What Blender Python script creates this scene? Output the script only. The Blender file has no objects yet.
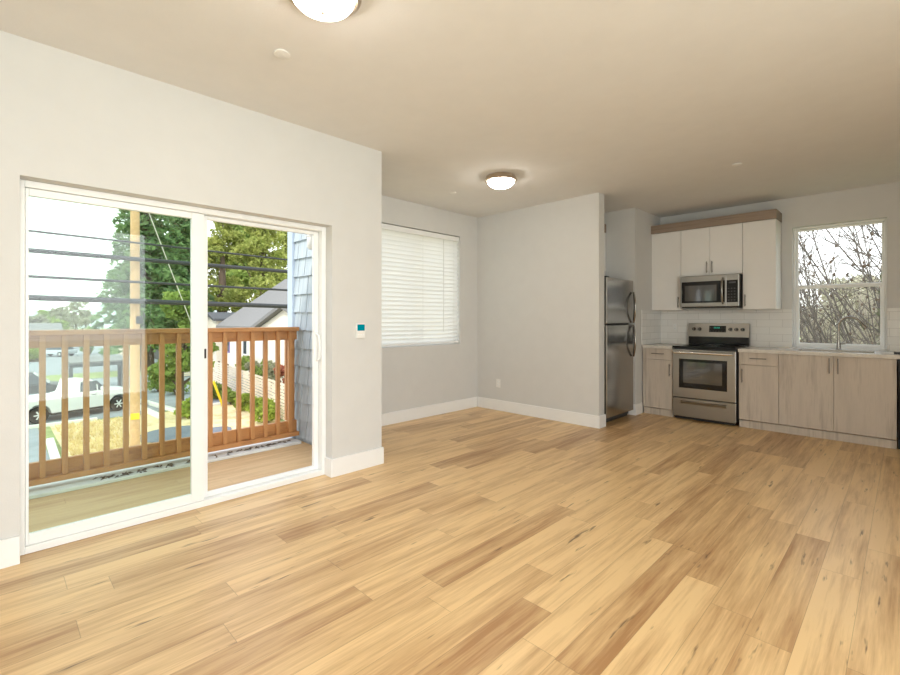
import bpy, math, random
from mathutils import Vector, Matrix, Euler

random.seed(7)
SC = bpy.context.scene
COL = SC.collection

# ------------------------------------------------------------------ camera, world, sun, area lights, exposure
CAM_H = 1.27
F_PX, HORIZON = 457.0, 319.0
cam_d = bpy.data.cameras.new('camera')
cam_d.sensor_width = 36.0
cam_d.lens = F_PX / 900.0 * 36.0
cam_d.shift_y = -(337.5 - HORIZON) / 900.0
cam_d.clip_start, cam_d.clip_end = 0.05, 600
cam = bpy.data.objects.new('camera', cam_d)
COL.objects.link(cam)
cam.location = (0, 0, CAM_H)
cam.rotation_euler = (math.radians(90), 0, math.radians(45))
SC.camera = cam

SC.view_settings.view_transform = 'Standard'
SC.view_settings.look = 'None'
SC.view_settings.gamma = 1.0
SC.view_settings.use_curve_mapping = False
SC.view_settings.exposure = 0.15
SC.cycles.use_denoising = True
SC.cycles.max_bounces = 10
SC.cycles.diffuse_bounces = 5
SC.cycles.transparent_max_bounces = 24
SC.cycles.sample_clamp_indirect = 6.0

W = bpy.data.worlds.new('sky')
SC.world = W
W.use_nodes = True
wn = W.node_tree
wn.nodes.clear()
w_out = wn.nodes.new('ShaderNodeOutputWorld')
w_bg = wn.nodes.new('ShaderNodeBackground')
w_tc = wn.nodes.new('ShaderNodeTexCoord')
w_sep = wn.nodes.new('ShaderNodeSeparateXYZ')
w_rmp = wn.nodes.new('ShaderNodeValToRGB')
w_rmp.color_ramp.elements[0].position = 0.0
w_rmp.color_ramp.elements[0].color = (0.98, 1.0, 1.0, 1)
w_rmp.color_ramp.elements[1].position = 0.8
w_rmp.color_ramp.elements[1].color = (0.80, 0.88, 1.0, 1)
wn.links.new(w_tc.outputs['Generated'], w_sep.inputs[0])
wn.links.new(w_sep.outputs['Z'], w_rmp.inputs[0])
wn.links.new(w_rmp.outputs[0], w_bg.inputs[0])
w_bg.inputs[1].default_value = 2.2
wn.links.new(w_bg.outputs[0], w_out.inputs[0])

sun_d = bpy.data.lights.new('sun', 'SUN')
sun_d.energy = 2.2
sun_d.angle = math.radians(3)
sun_d.color = (1.0, 0.95, 0.86)
sun = bpy.data.objects.new('sun', sun_d)
COL.objects.link(sun)
sun.rotation_euler = Vector((-0.42, 0.62, -0.66)).to_track_quat('-Z', 'Y').to_euler()

# added area lamp outside the unseen window, makes up for weak skylight indoors
fill_d = bpy.data.lights.new('unseen_window_fill', 'AREA')
fill_d.shape = 'RECTANGLE'
fill_d.size, fill_d.size_y = 3.0, 2.55
fill_d.energy = 150
fill_d.color = (0.93, 0.97, 1.0)
fill = bpy.data.objects.new('unseen_window_fill', fill_d)
COL.objects.link(fill)
fill.location = (2.02, 0.30, 1.36)
fill.rotation_euler = Vector((-1, 0, 0)).to_track_quat('-Z', 'Y').to_euler()

LAMP_STRENGTH = 30.0

# ------------------------------------------------------------------ helpers: coordinates
FWD = Vector((-math.sqrt(.5), math.sqrt(.5), 0))
RGT = Vector((math.sqrt(.5), math.sqrt(.5), 0))


def at(px, py, d):
    u = (px - 450) / F_PX
    v = (HORIZON - py) / F_PX
    return Vector((0, 0, CAM_H)) + d * (FWD + u * RGT + v * Vector((0, 0, 1)))


GZ = -3.4


def ground(px, py, zg=GZ):
    return at(px, py, F_PX * (CAM_H - zg) / (py - HORIZON))


# ------------------------------------------------------------------ helpers: meshes
ORIGIN = {}


class MB:
    def __init__(s, xf=None):
        s.v, s.f, s.xf = [], [], xf

    def add(s, vs, fs):
        b = len(s.v)
        for p in vs:
            p = Vector(p)
            s.v.append(s.xf @ p if s.xf else p)
        s.f += [tuple(b + i for i in f) for f in fs]
        return s

    def box(s, x0, x1, y0, y1, z0, z1):
        x0, x1 = sorted((x0, x1)); y0, y1 = sorted((y0, y1)); z0, z1 = sorted((z0, z1))
        s.add([(x0, y0, z0), (x1, y0, z0), (x1, y1, z0), (x0, y1, z0), (x0, y0, z1), (x1, y0, z1), (x1, y1, z1), (x0, y1, z1)],
              [(0, 3, 2, 1), (4, 5, 6, 7), (0, 1, 5, 4), (1, 2, 6, 5), (2, 3, 7, 6), (3, 0, 4, 7)])
        return s

    def prism(s, pts, axis, a0, a1):
        """extrude the 2D outline pts along axis (0,1,2) from a0 to a1"""
        n = len(pts)
        def mk(p, a):
            return [(a, p[0], p[1]), (p[0], a, p[1]), (p[0], p[1], a)][axis]
        vs = [mk(p, a0) for p in pts] + [mk(p, a1) for p in pts]
        fs = [tuple(range(n))[::-1], tuple(range(n, 2 * n))]
        fs += [(i, (i + 1) % n, n + (i + 1) % n, n + i) for i in range(n)]
        s.add(vs, fs)
        return s

    def tube(s, path, r, n=8, cap=True):
        path = [Vector(p) for p in path]
        rs = r if isinstance(r, (list, tuple)) else [r] * len(path)
        m = len(path)
        vs, fs = [], []
        up = None
        for i, p in enumerate(path):
            t = (path[min(i + 1, m - 1)] - path[max(i - 1, 0)]).normalized()
            if up is None:
                up = t.orthogonal().normalized()
            else:
                up = (up - t * up.dot(t))
                up = up.normalized() if up.length > 1e-6 else t.orthogonal().normalized()
            w = t.cross(up)
            for k in range(n):
                a = 2 * math.pi * k / n
                vs.append(p + rs[i] * (math.cos(a) * up + math.sin(a) * w))
        for i in range(m - 1):
            for k in range(n):
                k2 = (k + 1) % n
                fs.append((i * n + k, i * n + k2, (i + 1) * n + k2, (i + 1) * n + k))
        if cap:
            fs.append(tuple(range(n))[::-1])
            fs.append(tuple((m - 1) * n + k for k in range(n)))
        s.add(vs, fs)
        return s

    def lathe(s, prof, c, n=32, axis='z'):
        """prof: list of (r, h); revolve about the axis through c"""
        c = Vector(c)
        vs, fs = [], []
        for r, h in prof:
            for k in range(n):
                a = 2 * math.pi * k / n
                ca, sa = r * math.cos(a), r * math.sin(a)
                vs.append(c + Vector({'z': (ca, sa, h), 'y': (ca, h, sa), 'x': (h, ca, sa)}[axis]))
        m = len(prof)
        for i in range(m - 1):
            for k in range(n):
                k2 = (k + 1) % n
                fs.append((i * n + k, i * n + k2, (i + 1) * n + k2, (i + 1) * n + k))
        fs.append(tuple(range(n))[::-1])
        fs.append(tuple((m - 1) * n + k for k in range(n)))
        s.add(vs, fs)
        return s

    def build(s, name, mat, parent=None, bevel=0, smooth=False, org=None):
        if parent is not None:
            o0 = ORIGIN[parent.name]
        elif org is None:
            lo = [min(v[i] for v in s.v) for i in range(3)]
            hi = [max(v[i] for v in s.v) for i in range(3)]
            o0 = Vector(((lo[0] + hi[0]) / 2, (lo[1] + hi[1]) / 2, lo[2]))
        else:
            o0 = Vector(org)
        me = bpy.data.meshes.new(name)
        me.from_pydata([tuple(v - o0) for v in s.v], [], s.f)
        me.materials.append(mat)
        me.validate()
        if smooth:
            for p in me.polygons:
                p.use_smooth = True
            me.set_sharp_from_angle(angle=math.radians(40))
        me.update()
        ob = bpy.data.objects.new(name, me)
        COL.objects.link(ob)
        ORIGIN[ob.name] = o0
        if parent is not None:
            ob.parent = parent
        else:
            ob.location = o0
        if bevel:
            b = ob.modifiers.new('bevel', 'BEVEL')
            b.width = bevel
            b.segments = 2
            b.limit_method = 'ANGLE'
            b.angle_limit = math.radians(50)
        return ob


def B(*a):
    return MB().box(*a)


def tag(o, label=None, cat=None, group=None, kind=None):
    if label: o['label'] = label
    if cat: o['category'] = cat
    if group: o['group'] = group
    if kind: o['kind'] = kind
    return o


def thing(name, label, cat, loc, group=None, kind=None):
    o = bpy.data.objects.new(name, None)
    o.empty_display_size = 0.1
    COL.objects.link(o)
    o.location = loc
    ORIGIN[o.name] = Vector(loc)
    return tag(o, label, cat, group, kind)


def struct(name, mb, mat, bevel=0, label=None):
    o = mb.build(name, mat, None, bevel, org=(0, 0, 0))
    o['kind'] = 'structure'
    if label: o['label'] = label
    return o


# ------------------------------------------------------------------ helpers: materials
class NT:
    def __init__(s, name):
        s.m = bpy.data.materials.new(name)
        s.m.use_nodes = True
        s.t = s.m.node_tree
        s.t.nodes.clear()
        s.out = s.t.nodes.new('ShaderNodeOutputMaterial')

    def n(s, typ, **kw):
        nd = s.t.nodes.new(typ)
        for k, v in kw.items():
            setattr(nd, k, v)
        return nd

    def ln(s, a, b):
        s.t.links.new(a, b)

    def math(s, op, a, b=None, c=None):
        nd = s.n('ShaderNodeMath', operation=op)
        for i, x in enumerate((a, b, c)):
            if x is None: continue
            if isinstance(x, (int, float)):
                nd.inputs[i].default_value = x
            else:
                s.ln(x, nd.inputs[i])
        return nd.outputs[0]

    def vec(s, x, y, z):
        nd = s.n('ShaderNodeCombineXYZ')
        for i, a in enumerate((x, y, z)):
            if isinstance(a, (int, float)):
                nd.inputs[i].default_value = a
            else:
                s.ln(a, nd.inputs[i])
        return nd.outputs[0]

    def noise(s, vec, scale, detail=4, rough=0.55):
        nd = s.n('ShaderNodeTexNoise')
        if vec is not None: s.ln(vec, nd.inputs['Vector'])
        nd.inputs['Scale'].default_value = scale
        nd.inputs['Detail'].default_value = detail
        nd.inputs['Roughness'].default_value = rough
        return nd.outputs[0]

    def ramp(s, fac, stops):
        nd = s.n('ShaderNodeValToRGB')
        e = nd.color_ramp.elements
        while len(e) < len(stops): e.new(0.5)
        for el, (p, c) in zip(e, stops):
            el.position = p
            el.color = (c[0], c[1], c[2], 1) if not isinstance(c, (int, float)) else (c, c, c, 1)
        s.ln(fac, nd.inputs[0])
        return nd.outputs[0]

    def mix(s, fac, a, b, blend='MIX'):
        nd = s.n('ShaderNodeMix', data_type='RGBA', blend_type=blend)
        for sock, x in ((nd.inputs[0], fac), (nd.inputs[6], a), (nd.inputs[7], b)):
            if isinstance(x, (int, float)):
                sock.default_value = x
            elif isinstance(x, tuple):
                sock.default_value = (x[0], x[1], x[2], 1)
            else:
                s.ln(x, sock)
        return nd.outputs[2]

    def obj(s):
        return s.n('ShaderNodeTexCoord').outputs['Object']

    def sep(s, v):
        nd = s.n('ShaderNodeSeparateXYZ')
        s.ln(v, nd.inputs[0])
        return nd.outputs

    def bsdf(s, color, rough=0.5, metal=0.0, bump=None, bump_strength=0.1, bump_dist=0.01, spec=None, coat=0):
        p = s.n('ShaderNodeBsdfPrincipled')
        for key, x in (('Base Color', color), ('Roughness', rough), ('Metallic', metal)):
            if isinstance(x, (int, float)):
                p.inputs[key].default_value = x
            elif isinstance(x, tuple):
                p.inputs[key].default_value = (x[0], x[1], x[2], 1)
            else:
                s.ln(x, p.inputs[key])
        if spec is not None: p.inputs['Specular IOR Level'].default_value = spec
        if coat: p.inputs['Coat Weight'].default_value = coat
        if bump is not None:
            b = s.n('ShaderNodeBump')
            b.inputs['Strength'].default_value = bump_strength
            b.inputs['Distance'].default_value = bump_dist
            s.ln(bump, b.inputs['Height'])
            s.ln(b.outputs[0], p.inputs['Normal'])
        s.ln(p.outputs[0], s.out.inputs[0])
        return p


def srgb(r, g, b):
    def f(c):
        c /= 255.0
        return c / 12.92 if c <= 0.04045 else ((c + 0.055) / 1.055) ** 2.4
    return (f(r), f(g), f(b))


def plain(name, col, rough=0.5, metal=0.0, var=0.06, scale=6.0, bump=0.0, bscale=200.0, spec=None):
    t = NT(name)
    co = t.obj()
    n = t.noise(co, scale, 3)
    lo = tuple(c * (1 - var) for c in col)
    hi = tuple(min(1, c * (1 + var)) for c in col)
    c = t.ramp(n, [(0.3, lo), (0.7, hi)])
    t.bsdf(c, rough, metal, t.noise(co, bscale, 2) if bump else None, bump, 0.003, spec)
    return t.m


def m_planks(name, light, dark, pw, pl, rough=0.34, crack=True, grey=0.0):
    t = NT(name)
    x, y, z = t.sep(t.obj())
    rx = t.math('DIVIDE', x, pw)
    row = t.math('FLOOR', rx)
    wr = t.n('ShaderNodeTexWhiteNoise', noise_dimensions='1D')
    t.ln(row, wr.inputs['W'])
    yo = t.math('ADD', t.math('DIVIDE', y, pl), t.math('MULTIPLY', wr.outputs[0], 7.3))
    colm = t.math('FLOOR', yo)
    wp = t.n('ShaderNodeTexWhiteNoise', noise_dimensions='2D')
    t.ln(t.vec(row, colm, 0), wp.inputs['Vector'])
    r1 = wp.outputs[0]
    off = t.math('MULTIPLY', r1, 40.0)
    g1 = t.noise(t.vec(t.math('MULTIPLY_ADD', x, 11.0, off), t.math('MULTIPLY_ADD', y, 1.1, off), off), 1.0, 5, 0.6)
    g2 = t.noise(t.vec(t.math('MULTIPLY_ADD', x, 110.0, off), t.math('MULTIPLY_ADD', y, 3.5, off), off), 1.0, 3, 0.6)
    g3 = t.noise(t.vec(t.math('MULTIPLY_ADD', x, 30.0, off), t.math('MULTIPLY_ADD', y, 1.6, off), off), 1.0, 4, 0.6)
    fac = t.math('ADD', t.math('MULTIPLY', t.math('POWER', r1, 2.2), 0.48), t.math('MULTIPLY', t.math('SUBTRACT', g1, 0.44), 1.35))
    fac = t.math('ADD', fac, t.math('MULTIPLY', t.math('SUBTRACT', g3, 0.5), 0.95))
    fac = t.math('ADD', fac, t.math('MULTIPLY', t.math('SUBTRACT', g2, 0.5), 0.6))
    c = t.ramp(fac, [(0.0, light), (0.75, dark)])
    if crack:
        k = t.noise(t.vec(t.math('MULTIPLY_ADD', x, 30.0, off), t.math('MULTIPLY_ADD', y, 3.6, off), off), 1.0, 3, 0.55)
        kf = t.ramp(k, [(0.665, 0.0), (0.75, 0.85)])
        c = t.mix(kf, c, tuple(v * 0.32 for v in dark))
    fx = t.math('FRACT', rx)
    ex = t.math('MINIMUM', fx, t.math('SUBTRACT', 1.0, fx))
    fy = t.math('FRACT', yo)
    ey = t.math('MINIMUM', fy, t.math('SUBTRACT', 1.0, fy))
    gx = t.math('LESS_THAN', ex, 0.0011 / pw)
    gy = t.math('LESS_THAN', ey, 0.0013 / pl)
    gap = t.math('MAXIMUM', gx, gy)
    c = t.mix(t.math('MULTIPLY', gap, 0.38), c, tuple(v * 0.25 for v in dark))
    h = t.math('SUBTRACT', t.math('MULTIPLY', g2, 0.35), gap)
    t.bsdf(c, t.ramp(g1, [(0.2, rough - 0.05), (0.8, rough + 0.08)]), 0.0, h, 0.12, 0.002)
    return t.m


def m_cabinet_wood(name, light, dark, axis='z'):
    t = NT(name)
    x, y, z = t.sep(t.obj())
    if axis == 'z':
        v1 = t.vec(t.math('MULTIPLY', x, 9.0), t.math('MULTIPLY', y, 9.0), t.math('MULTIPLY', z, 0.9))
        v2 = t.vec(t.math('MULTIPLY', x, 70.0), t.math('MULTIPLY', y, 70.0), t.math('MULTIPLY', z, 4.0))
    else:
        v1 = t.vec(t.math('MULTIPLY', x, 0.9), t.math('MULTIPLY', y, 3.0), t.math('MULTIPLY', z, 12.0))
        v2 = t.vec(t.math('MULTIPLY', x, 4.0), t.math('MULTIPLY', y, 20.0), t.math('MULTIPLY', z, 80.0))
    a = t.noise(v1, 1.0, 5, 0.6)
    b = t.noise(v2, 1.0, 3, 0.6)
    f = t.math('ADD', t.math('MULTIPLY', a, 0.75), t.math('MULTIPLY', b, 0.25))
    c = t.ramp(f, [(0.32, dark), (0.5, light), (0.72, tuple(v * 0.84 for v in light))])
    t.bsdf(c, 0.5, 0.0, b, 0.08, 0.002)
    return t.m


def m_steel(name, col, rough=0.28, axis='x'):
    t = NT(name)
    x, y, z = t.sep(t.obj())
    m = 260.0
    v = t.vec(t.math('MULTIPLY', x, 2.0 if axis == 'x' else m), t.math('MULTIPLY', y, 2.0 if axis == 'x' else m), t.math('MULTIPLY', z, m if axis == 'x' else 2.0))
    n = t.noise(v, 1.0, 3)
    t.bsdf(t.ramp(n, [(0.3, tuple(c * 0.97 for c in col)), (0.7, col)]), rough, 1.0, n, 0.012, 0.0006)
    return t.m


def m_tile(name, face):
    """glazed wall tiles; face 'x' lies in a Y-Z plane, face 'y' in an X-Z plane"""
    t = NT(name)
    x, y, z = t.sep(t.obj())
    br = t.n('ShaderNodeTexBrick')
    br.offset = 0.5
    t.ln(t.vec(y if face == 'x' else x, z, 0), br.inputs['Vector'])
    br.inputs['Color1'].default_value = (0.86, 0.85, 0.82, 1)
    br.inputs['Color2'].default_value = (0.81, 0.80, 0.77, 1)
    br.inputs['Mortar'].default_value = (0.62, 0.61, 0.58, 1)
    br.inputs['Scale'].default_value = 1.0
    br.inputs['Mortar Size'].default_value = 0.0022
    br.inputs['Mortar Smooth'].default_value = 0.3
    br.inputs['Bias'].default_value = 0.0
    br.inputs['Brick Width'].default_value = 0.27
    br.inputs['Row Height'].default_value = 0.09
    t.bsdf(br.outputs[0], 0.13, 0.0, t.math('SUBTRACT', 1.0, br.outputs[1]), 0.4, 0.003)
    return t.m


def m_glass(name, tint, ior=1.45):
    t = NT(name)
    tr = t.n('ShaderNodeBsdfTransparent')
    tr.inputs[0].default_value = (*tint, 1)
    gl = t.n('ShaderNodeBsdfGlossy')
    gl.inputs['Roughness'].default_value = 0.0
    fr = t.n('ShaderNodeFresnel')
    fr.inputs[0].default_value = ior
    geo = t.n('ShaderNodeNewGeometry')
    mx = t.n('ShaderNodeMixShader')
    fac = t.math('MULTIPLY', fr.outputs[0], t.math('SUBTRACT', 1.0, geo.outputs['Backfacing']))
    t.ln(fac, mx.inputs[0])
    t.ln(tr.outputs[0], mx.inputs[1])
    t.ln(gl.outputs[0], mx.inputs[2])
    t.ln(mx.outputs[0], t.out.inputs[0])
    return t.m


def m_emit(name, col, strength):
    t = NT(name)
    e = t.n('ShaderNodeEmission')
    e.inputs[0].default_value = (*col, 1)
    e.inputs[1].default_value = strength
    t.ln(e.outputs[0], t.out.inputs[0])
    return t.m


def m_leaf(name, c1, c2, scale=0.8):
    t = NT(name)
    co = t.obj()
    n = t.noise(co, scale, 4)
    n2 = t.noise(co, scale * 9, 2)
    f = t.math('ADD', t.math('MULTIPLY', n, 0.6), t.math('MULTIPLY', n2, 0.4))
    c = t.ramp(f, [(0.35, c1), (0.65, c2)])
    d = t.n('ShaderNodeBsdfDiffuse')
    tr = t.n('ShaderNodeBsdfTranslucent')
    t.ln(c, d.inputs[0]); t.ln(c, tr.inputs[0])
    mx = t.n('ShaderNodeMixShader')
    mx.inputs[0].default_value = 0.4
    t.ln(d.outputs[0], mx.inputs[1]); t.ln(tr.outputs[0], mx.inputs[2])
    t.ln(mx.outputs[0], t.out.inputs[0])
    return t.m


def m_shingle(name):
    t = NT(name)
    x, y, z = t.sep(t.obj())
    n = t.noise(t.vec(t.math('MULTIPLY', x, 40.0), y, t.math('MULTIPLY', z, 3.0)), 1.0, 3)
    c = t.ramp(n, [(0.3, srgb(166, 178, 188)), (0.7, srgb(190, 199, 205))])
    t.bsdf(c, 0.75, 0.0, n, 0.15, 0.003)
    return t.m


M = {
    'wall': plain('greige wall paint', (0.66, 0.655, 0.635), 0.85, var=0.015, bump=0.12, bscale=160),
    'ceil': plain('ceiling paint', (0.765, 0.755, 0.735), 0.9, var=0.015, bump=0.25, bscale=110),
    'trim': plain('white trim paint', (0.87, 0.87, 0.86), 0.4, var=0.01),
    'vinyl': plain('white vinyl', (0.88, 0.89, 0.88), 0.35, var=0.01),
    'floor': m_planks('vinyl plank floor', (0.80, 0.55, 0.272), (0.40, 0.21, 0.085), 0.155, 1.22),
    'deck': m_planks('deck boards', srgb(220, 186, 140), srgb(186, 148, 106), 0.135, 3.6, rough=0.55, crack=False),
    'cab': m_cabinet_wood('greige cabinet wood', srgb(200, 188, 174), srgb(162, 150, 137)),
    'cabh': m_cabinet_wood('greige valance wood', srgb(152, 134, 118), srgb(112, 97, 84), 'x'),
    'cabw': plain('white cabinet door', (0.82, 0.81, 0.79), 0.4, var=0.01),
    'counter': plain('pale quartz', (0.66, 0.62, 0.56), 0.22, var=0.08, scale=40),
    'steel': m_steel('brushed stainless', (0.35, 0.335, 0.31)),
    'steelv': m_steel('brushed stainless upright', (0.40, 0.385, 0.36), 0.2, 'z'),
    'chrome': plain('brushed nickel', (0.36, 0.345, 0.32), 0.25, 1.0, var=0.03),
    'handle': plain('nickel pull', (0.22, 0.205, 0.19), 0.35, 1.0, var=0.03),
    'blackgl': plain('black glass', (0.010, 0.009, 0.008), 0.07, var=0.05, spec=0.3),
    'bright_steel': plain('polished steel bar', (0.72, 0.70, 0.66), 0.25, 1.0, var=0.02),
    'black': plain('black plastic', (0.015, 0.015, 0.015), 0.4, var=0.1),
    'dgrey': plain('dark grey side', (0.05, 0.05, 0.05), 0.45, var=0.1),
    'ovenwin': plain('oven window', (0.05, 0.045, 0.04), 0.05, 0.0, var=0.1, spec=1.0),
    'tiley': m_tile('white subway tile', 'y'),
    'tilex': m_tile('white subway tile side', 'x'),
    'glass': m_glass('clear glass', (0.985, 0.99, 0.985)),
    'tint': m_glass('green tinted glass', (0.83, 0.905, 0.845), 1.5),
    'slat': plain('blind slat', (0.86, 0.85, 0.82), 0.45, var=0.01),
    'dome': m_emit('frosted glowing glass', (1.0, 0.94, 0.85), LAMP_STRENGTH),
    'nickel': plain('satin nickel', (0.62, 0.52, 0.42), 0.3, 1.0, var=0.04),
    'plate': plain('white plate', (0.82, 0.81, 0.78), 0.4, var=0.01),
    'teal': m_emit('teal screen', (0.0, 0.22, 0.26), 1.0),
    'ledg': m_emit('green digits', (0.1, 0.9, 0.6), 0.6),
    'cedar': m_cabinet_wood('stained cedar', srgb(196, 138, 84), srgb(150, 98, 56)),
    'cedarh': m_cabinet_wood('stained cedar rail', srgb(192, 134, 80), srgb(146, 94, 54), 'x'),
    'shingle': m_shingle('blue grey shingle'),
    'bluetrim': plain('blue grey trim', srgb(182, 196, 214), 0.6, var=0.02),
    'flash': plain('white membrane', srgb(226, 228, 228), 0.5, var=0.06, scale=20),
}


def leafmesh(mb, pts, size, rnd, flat=0.0, aspect=1.8):
    for p in pts:
        a = Vector((rnd.gauss(0, 1), rnd.gauss(0, 1), rnd.gauss(0, 1) * (1 - flat))).normalized()
        b = a.orthogonal().normalized()
        b = (b * math.cos(1.3) + a.cross(b) * rnd.uniform(-1, 1)).normalized()
        s = size * rnd.uniform(0.6, 1.3)
        a = a * s * aspect * 0.5
        b = b * s * 0.5
        mb.add([p - a, p + b, p + a, p - b], [(0, 1, 2, 3)])
    return mb


# ------------------------------------------------------------------ room shell
CEIL = 2.74
WL = -3.265          # inner face of the wall with the sliding door
NK = -4.41           # inner face of the nook wall with the blind
PT = 4.975           # partition face
KB = 6.86            # kitchen back wall face
RT = -2.535          # return wall face beside the refrigerator
DY0, DY1, DZ = 0.099, 1.925, 2.02
floor_bm = B(-3.465, 1.95, -2.0, 7.06, -0.12, 0.0).box(-4.61, -3.4655, 2.27, 7.06, -0.12, 0.0)
struct('floor', floor_bm, M['floor'])
struct('ceiling', B(-3.465, 1.95, -2.0, 7.06, CEIL, CEIL + 0.15).box(-4.61, -3.4655, 2.27, 7.06, CEIL, CEIL + 0.15), M['ceil'])
wl = B(-3.465, WL, -2.0, DY0, 0, CEIL).box(-3.465, WL, DY1, 2.415, 0, CEIL).box(-3.465, WL, DY0, DY1, DZ, CEIL)
struct('wall_left', wl, M['wall'])
struct('wall_balcony', B(-4.61, -3.4655, 2.27, 2.415, -0.12, CEIL), M['wall'])
NY0, NY1, NZ0, NZ1 = 3.0, 4.607, 0.925, 2.42
wn_ = B(-4.61, NK, 2.4155, NY0, 0, CEIL).box(-4.61, NK, NY1, 5.11, 0, CEIL).box(-4.61, NK, NY0, NY1, 0, NZ0).box(-4.61, NK, NY0, NY1, NZ1, CEIL)
struct('wall_nook', wn_, M['wall'])
struct('wall_partition', B(NK + .0005, -2.53, PT, 5.11, 0, CEIL), M['wall'])
struct('wall_alcove', B(-3.45, -3.33, 5.1105, 5.99, 0, CEIL), M['wall'])
struct('wall_return', B(-3.45, RT, 5.9905, KB - .0005, 0, CEIL), M['wall'])
KX0, KX1, KZ0, KZ1 = -0.985, -0.152, 0.925, 2.38
wk = B(-3.45, KX0, KB, 7.06, 0, CEIL).box(KX1, 1.95, KB, 7.06, 0, CEIL).box(KX0, KX1, KB, 7.06, 0, KZ0).box(KX0, KX1, KB, 7.06, KZ1, CEIL)
struct('wall_kitchen', wk, M['wall'])
RY0, RY1, RZ0, RZ1 = -1.2, 1.78, 0.06, 2.66
wr = B(1.75, 1.95, -2.0, RY0, 0, CEIL).box(1.75, 1.95, RY1, KB - .0005, 0, CEIL).box(1.75, 1.95, RY0, RY1, 0, RZ0).box(1.75, 1.95, RY0, RY1, RZ1, CEIL)
struct('wall_right', wr, M['wall'])
struct('wall_back', B(WL, 1.75, -2.0, -1.8, 0, CEIL), M['wall'])

BH, BT = 0.145, 0.015
struct('baseboard_left', B(WL, WL + BT, -1.8, DY0, 0, BH).box(WL - .09, WL + BT, DY1 - BT, DY1, 0, BH)
       .box(WL, WL + BT, DY1 + .0005, 2.415 + BT, 0, BH).box(-3.465, WL - .0005, 2.415, 2.415 + BT, 0, BH), M['trim'], 0.003)
struct('baseboard_nook', B(NK, NK + BT, 2.44, PT - BT, 0, BH), M['trim'], 0.003)
struct('baseboard_partition', B(NK + BT + .001, -2.53, PT - BT, PT, 0, BH).box(-2.5295, -2.53 + BT, PT - BT, 5.11 + BT, 0, BH), M['trim'], 0.003)
struct('baseboard_return', B(RT - .45, RT + BT, 5.99 - BT, 5.99, 0, BH).box(RT, RT + BT, 5.9905, 6.19, 0, BH), M['trim'], 0.003)
struct('baseboard_right', B(1.75 - BT, 1.75, RY1 + .02, 6.1, 0, BH), M['trim'], 0.003)
struct('baseboard_back', B(WL + BT, 1.75 - BT, -1.8, -1.8 + BT, 0, BH), M['trim'], 0.003)

TT = 1.388
struct('backsplash', B(RT + .0085, KX0, KB - .008, KB - .0003, 0.921, TT).box(KX1, 1.74, KB - .008, KB - .0003, 0.921, TT), M['tiley'],
       label='white glossy subway tile behind the range and window')
struct('backsplash_side', B(RT + .0003, RT + .008, 6.19, KB - .0083, 0.921, TT), M['tilex'])


# ------------------------------------------------------------------ sliding balcony door
def rect_ring(mb, y0, y1, z0, z1, x0, x1, wl_, wr_, wb, wt):
    mb.box(x0, x1, y0, y0 + wl_, z0, z1)
    mb.box(x0, x1, y1 - wr_, y1, z0, z1)
    mb.box(x0, x1, y0 + wl_, y1 - wr_, z0, z0 + wb)
    mb.box(x0, x1, y0 + wl_, y1 - wr_, z1 - wt, z1)
    return mb


door = thing('door_1', None, None, (-3.4, 1.0, 0), kind='structure')
fr = MB()
rect_ring(fr, DY0 + .001, DY1 - .001, 0.001, DZ - .001, -3.464, -3.357, 0.022, 0.036, 0.040, 0.036)
fr.build('frame', M['vinyl'], door, 0.003)
pl = MB()
rect_ring(pl, 0.1235, 1.014, 0.042, DZ - .039, -3.402, -3.370, 0.014, 0.078, 0.058, 0.040)
fp = pl.build('fixed_panel', M['vinyl'], door, 0.003)
B(-3.390, -3.382, 0.1365, 0.938, 0.098, DZ - .077).build('tinted_glass', M['tint'], fp)
sp = MB()
rect_ring(sp, 0.970, 1.886, 0.042, DZ - .039, -3.445, -3.412, 0.078, 0.040, 0.030, 0.026)
sl = sp.build('sliding_panel', M['vinyl'], door, 0.003)
B(-3.432, -3.424, 1.046, 1.848, 0.070, DZ - .063).build('clear_glass', M['glass'], sl)
hb = MB()
hb.tube([(-3.411, 1.868, 0.93), (-3.375, 1.868, 0.945), (-3.362, 1.868, 1.0), (-3.362, 1.868, 1.08), (-3.375, 1.868, 1.135), (-3.411, 1.868, 1.15)], 0.009, 8)
hb.build('handle', M['vinyl'], sl, smooth=True)
B(-3.411, -3.404, 1.022, 1.036, 1.0, 1.065).build('latch', M['black'], sl)

# ------------------------------------------------------------------ nook window and blind
w1 = thing('window_1', None, None, (-4.53, 3.8, NZ0), kind='structure')
rect_ring(MB(), NY0 + .001, NY1 - .001, NZ0 + .001, NZ1 - .001, -4.60, -4.53, 0.05, 0.05, 0.05, 0.05).box(-4.59, -4.54, 3.78, 3.83, NZ0 + .05, NZ1 - .05).build('frame', M['vinyl'], w1, 0.003)
B(-4.568, -4.562, NY0 + .05, NY1 - .05, NZ0 + .05, NZ1 - .05).build('pane', M['glass'], w1)

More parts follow.
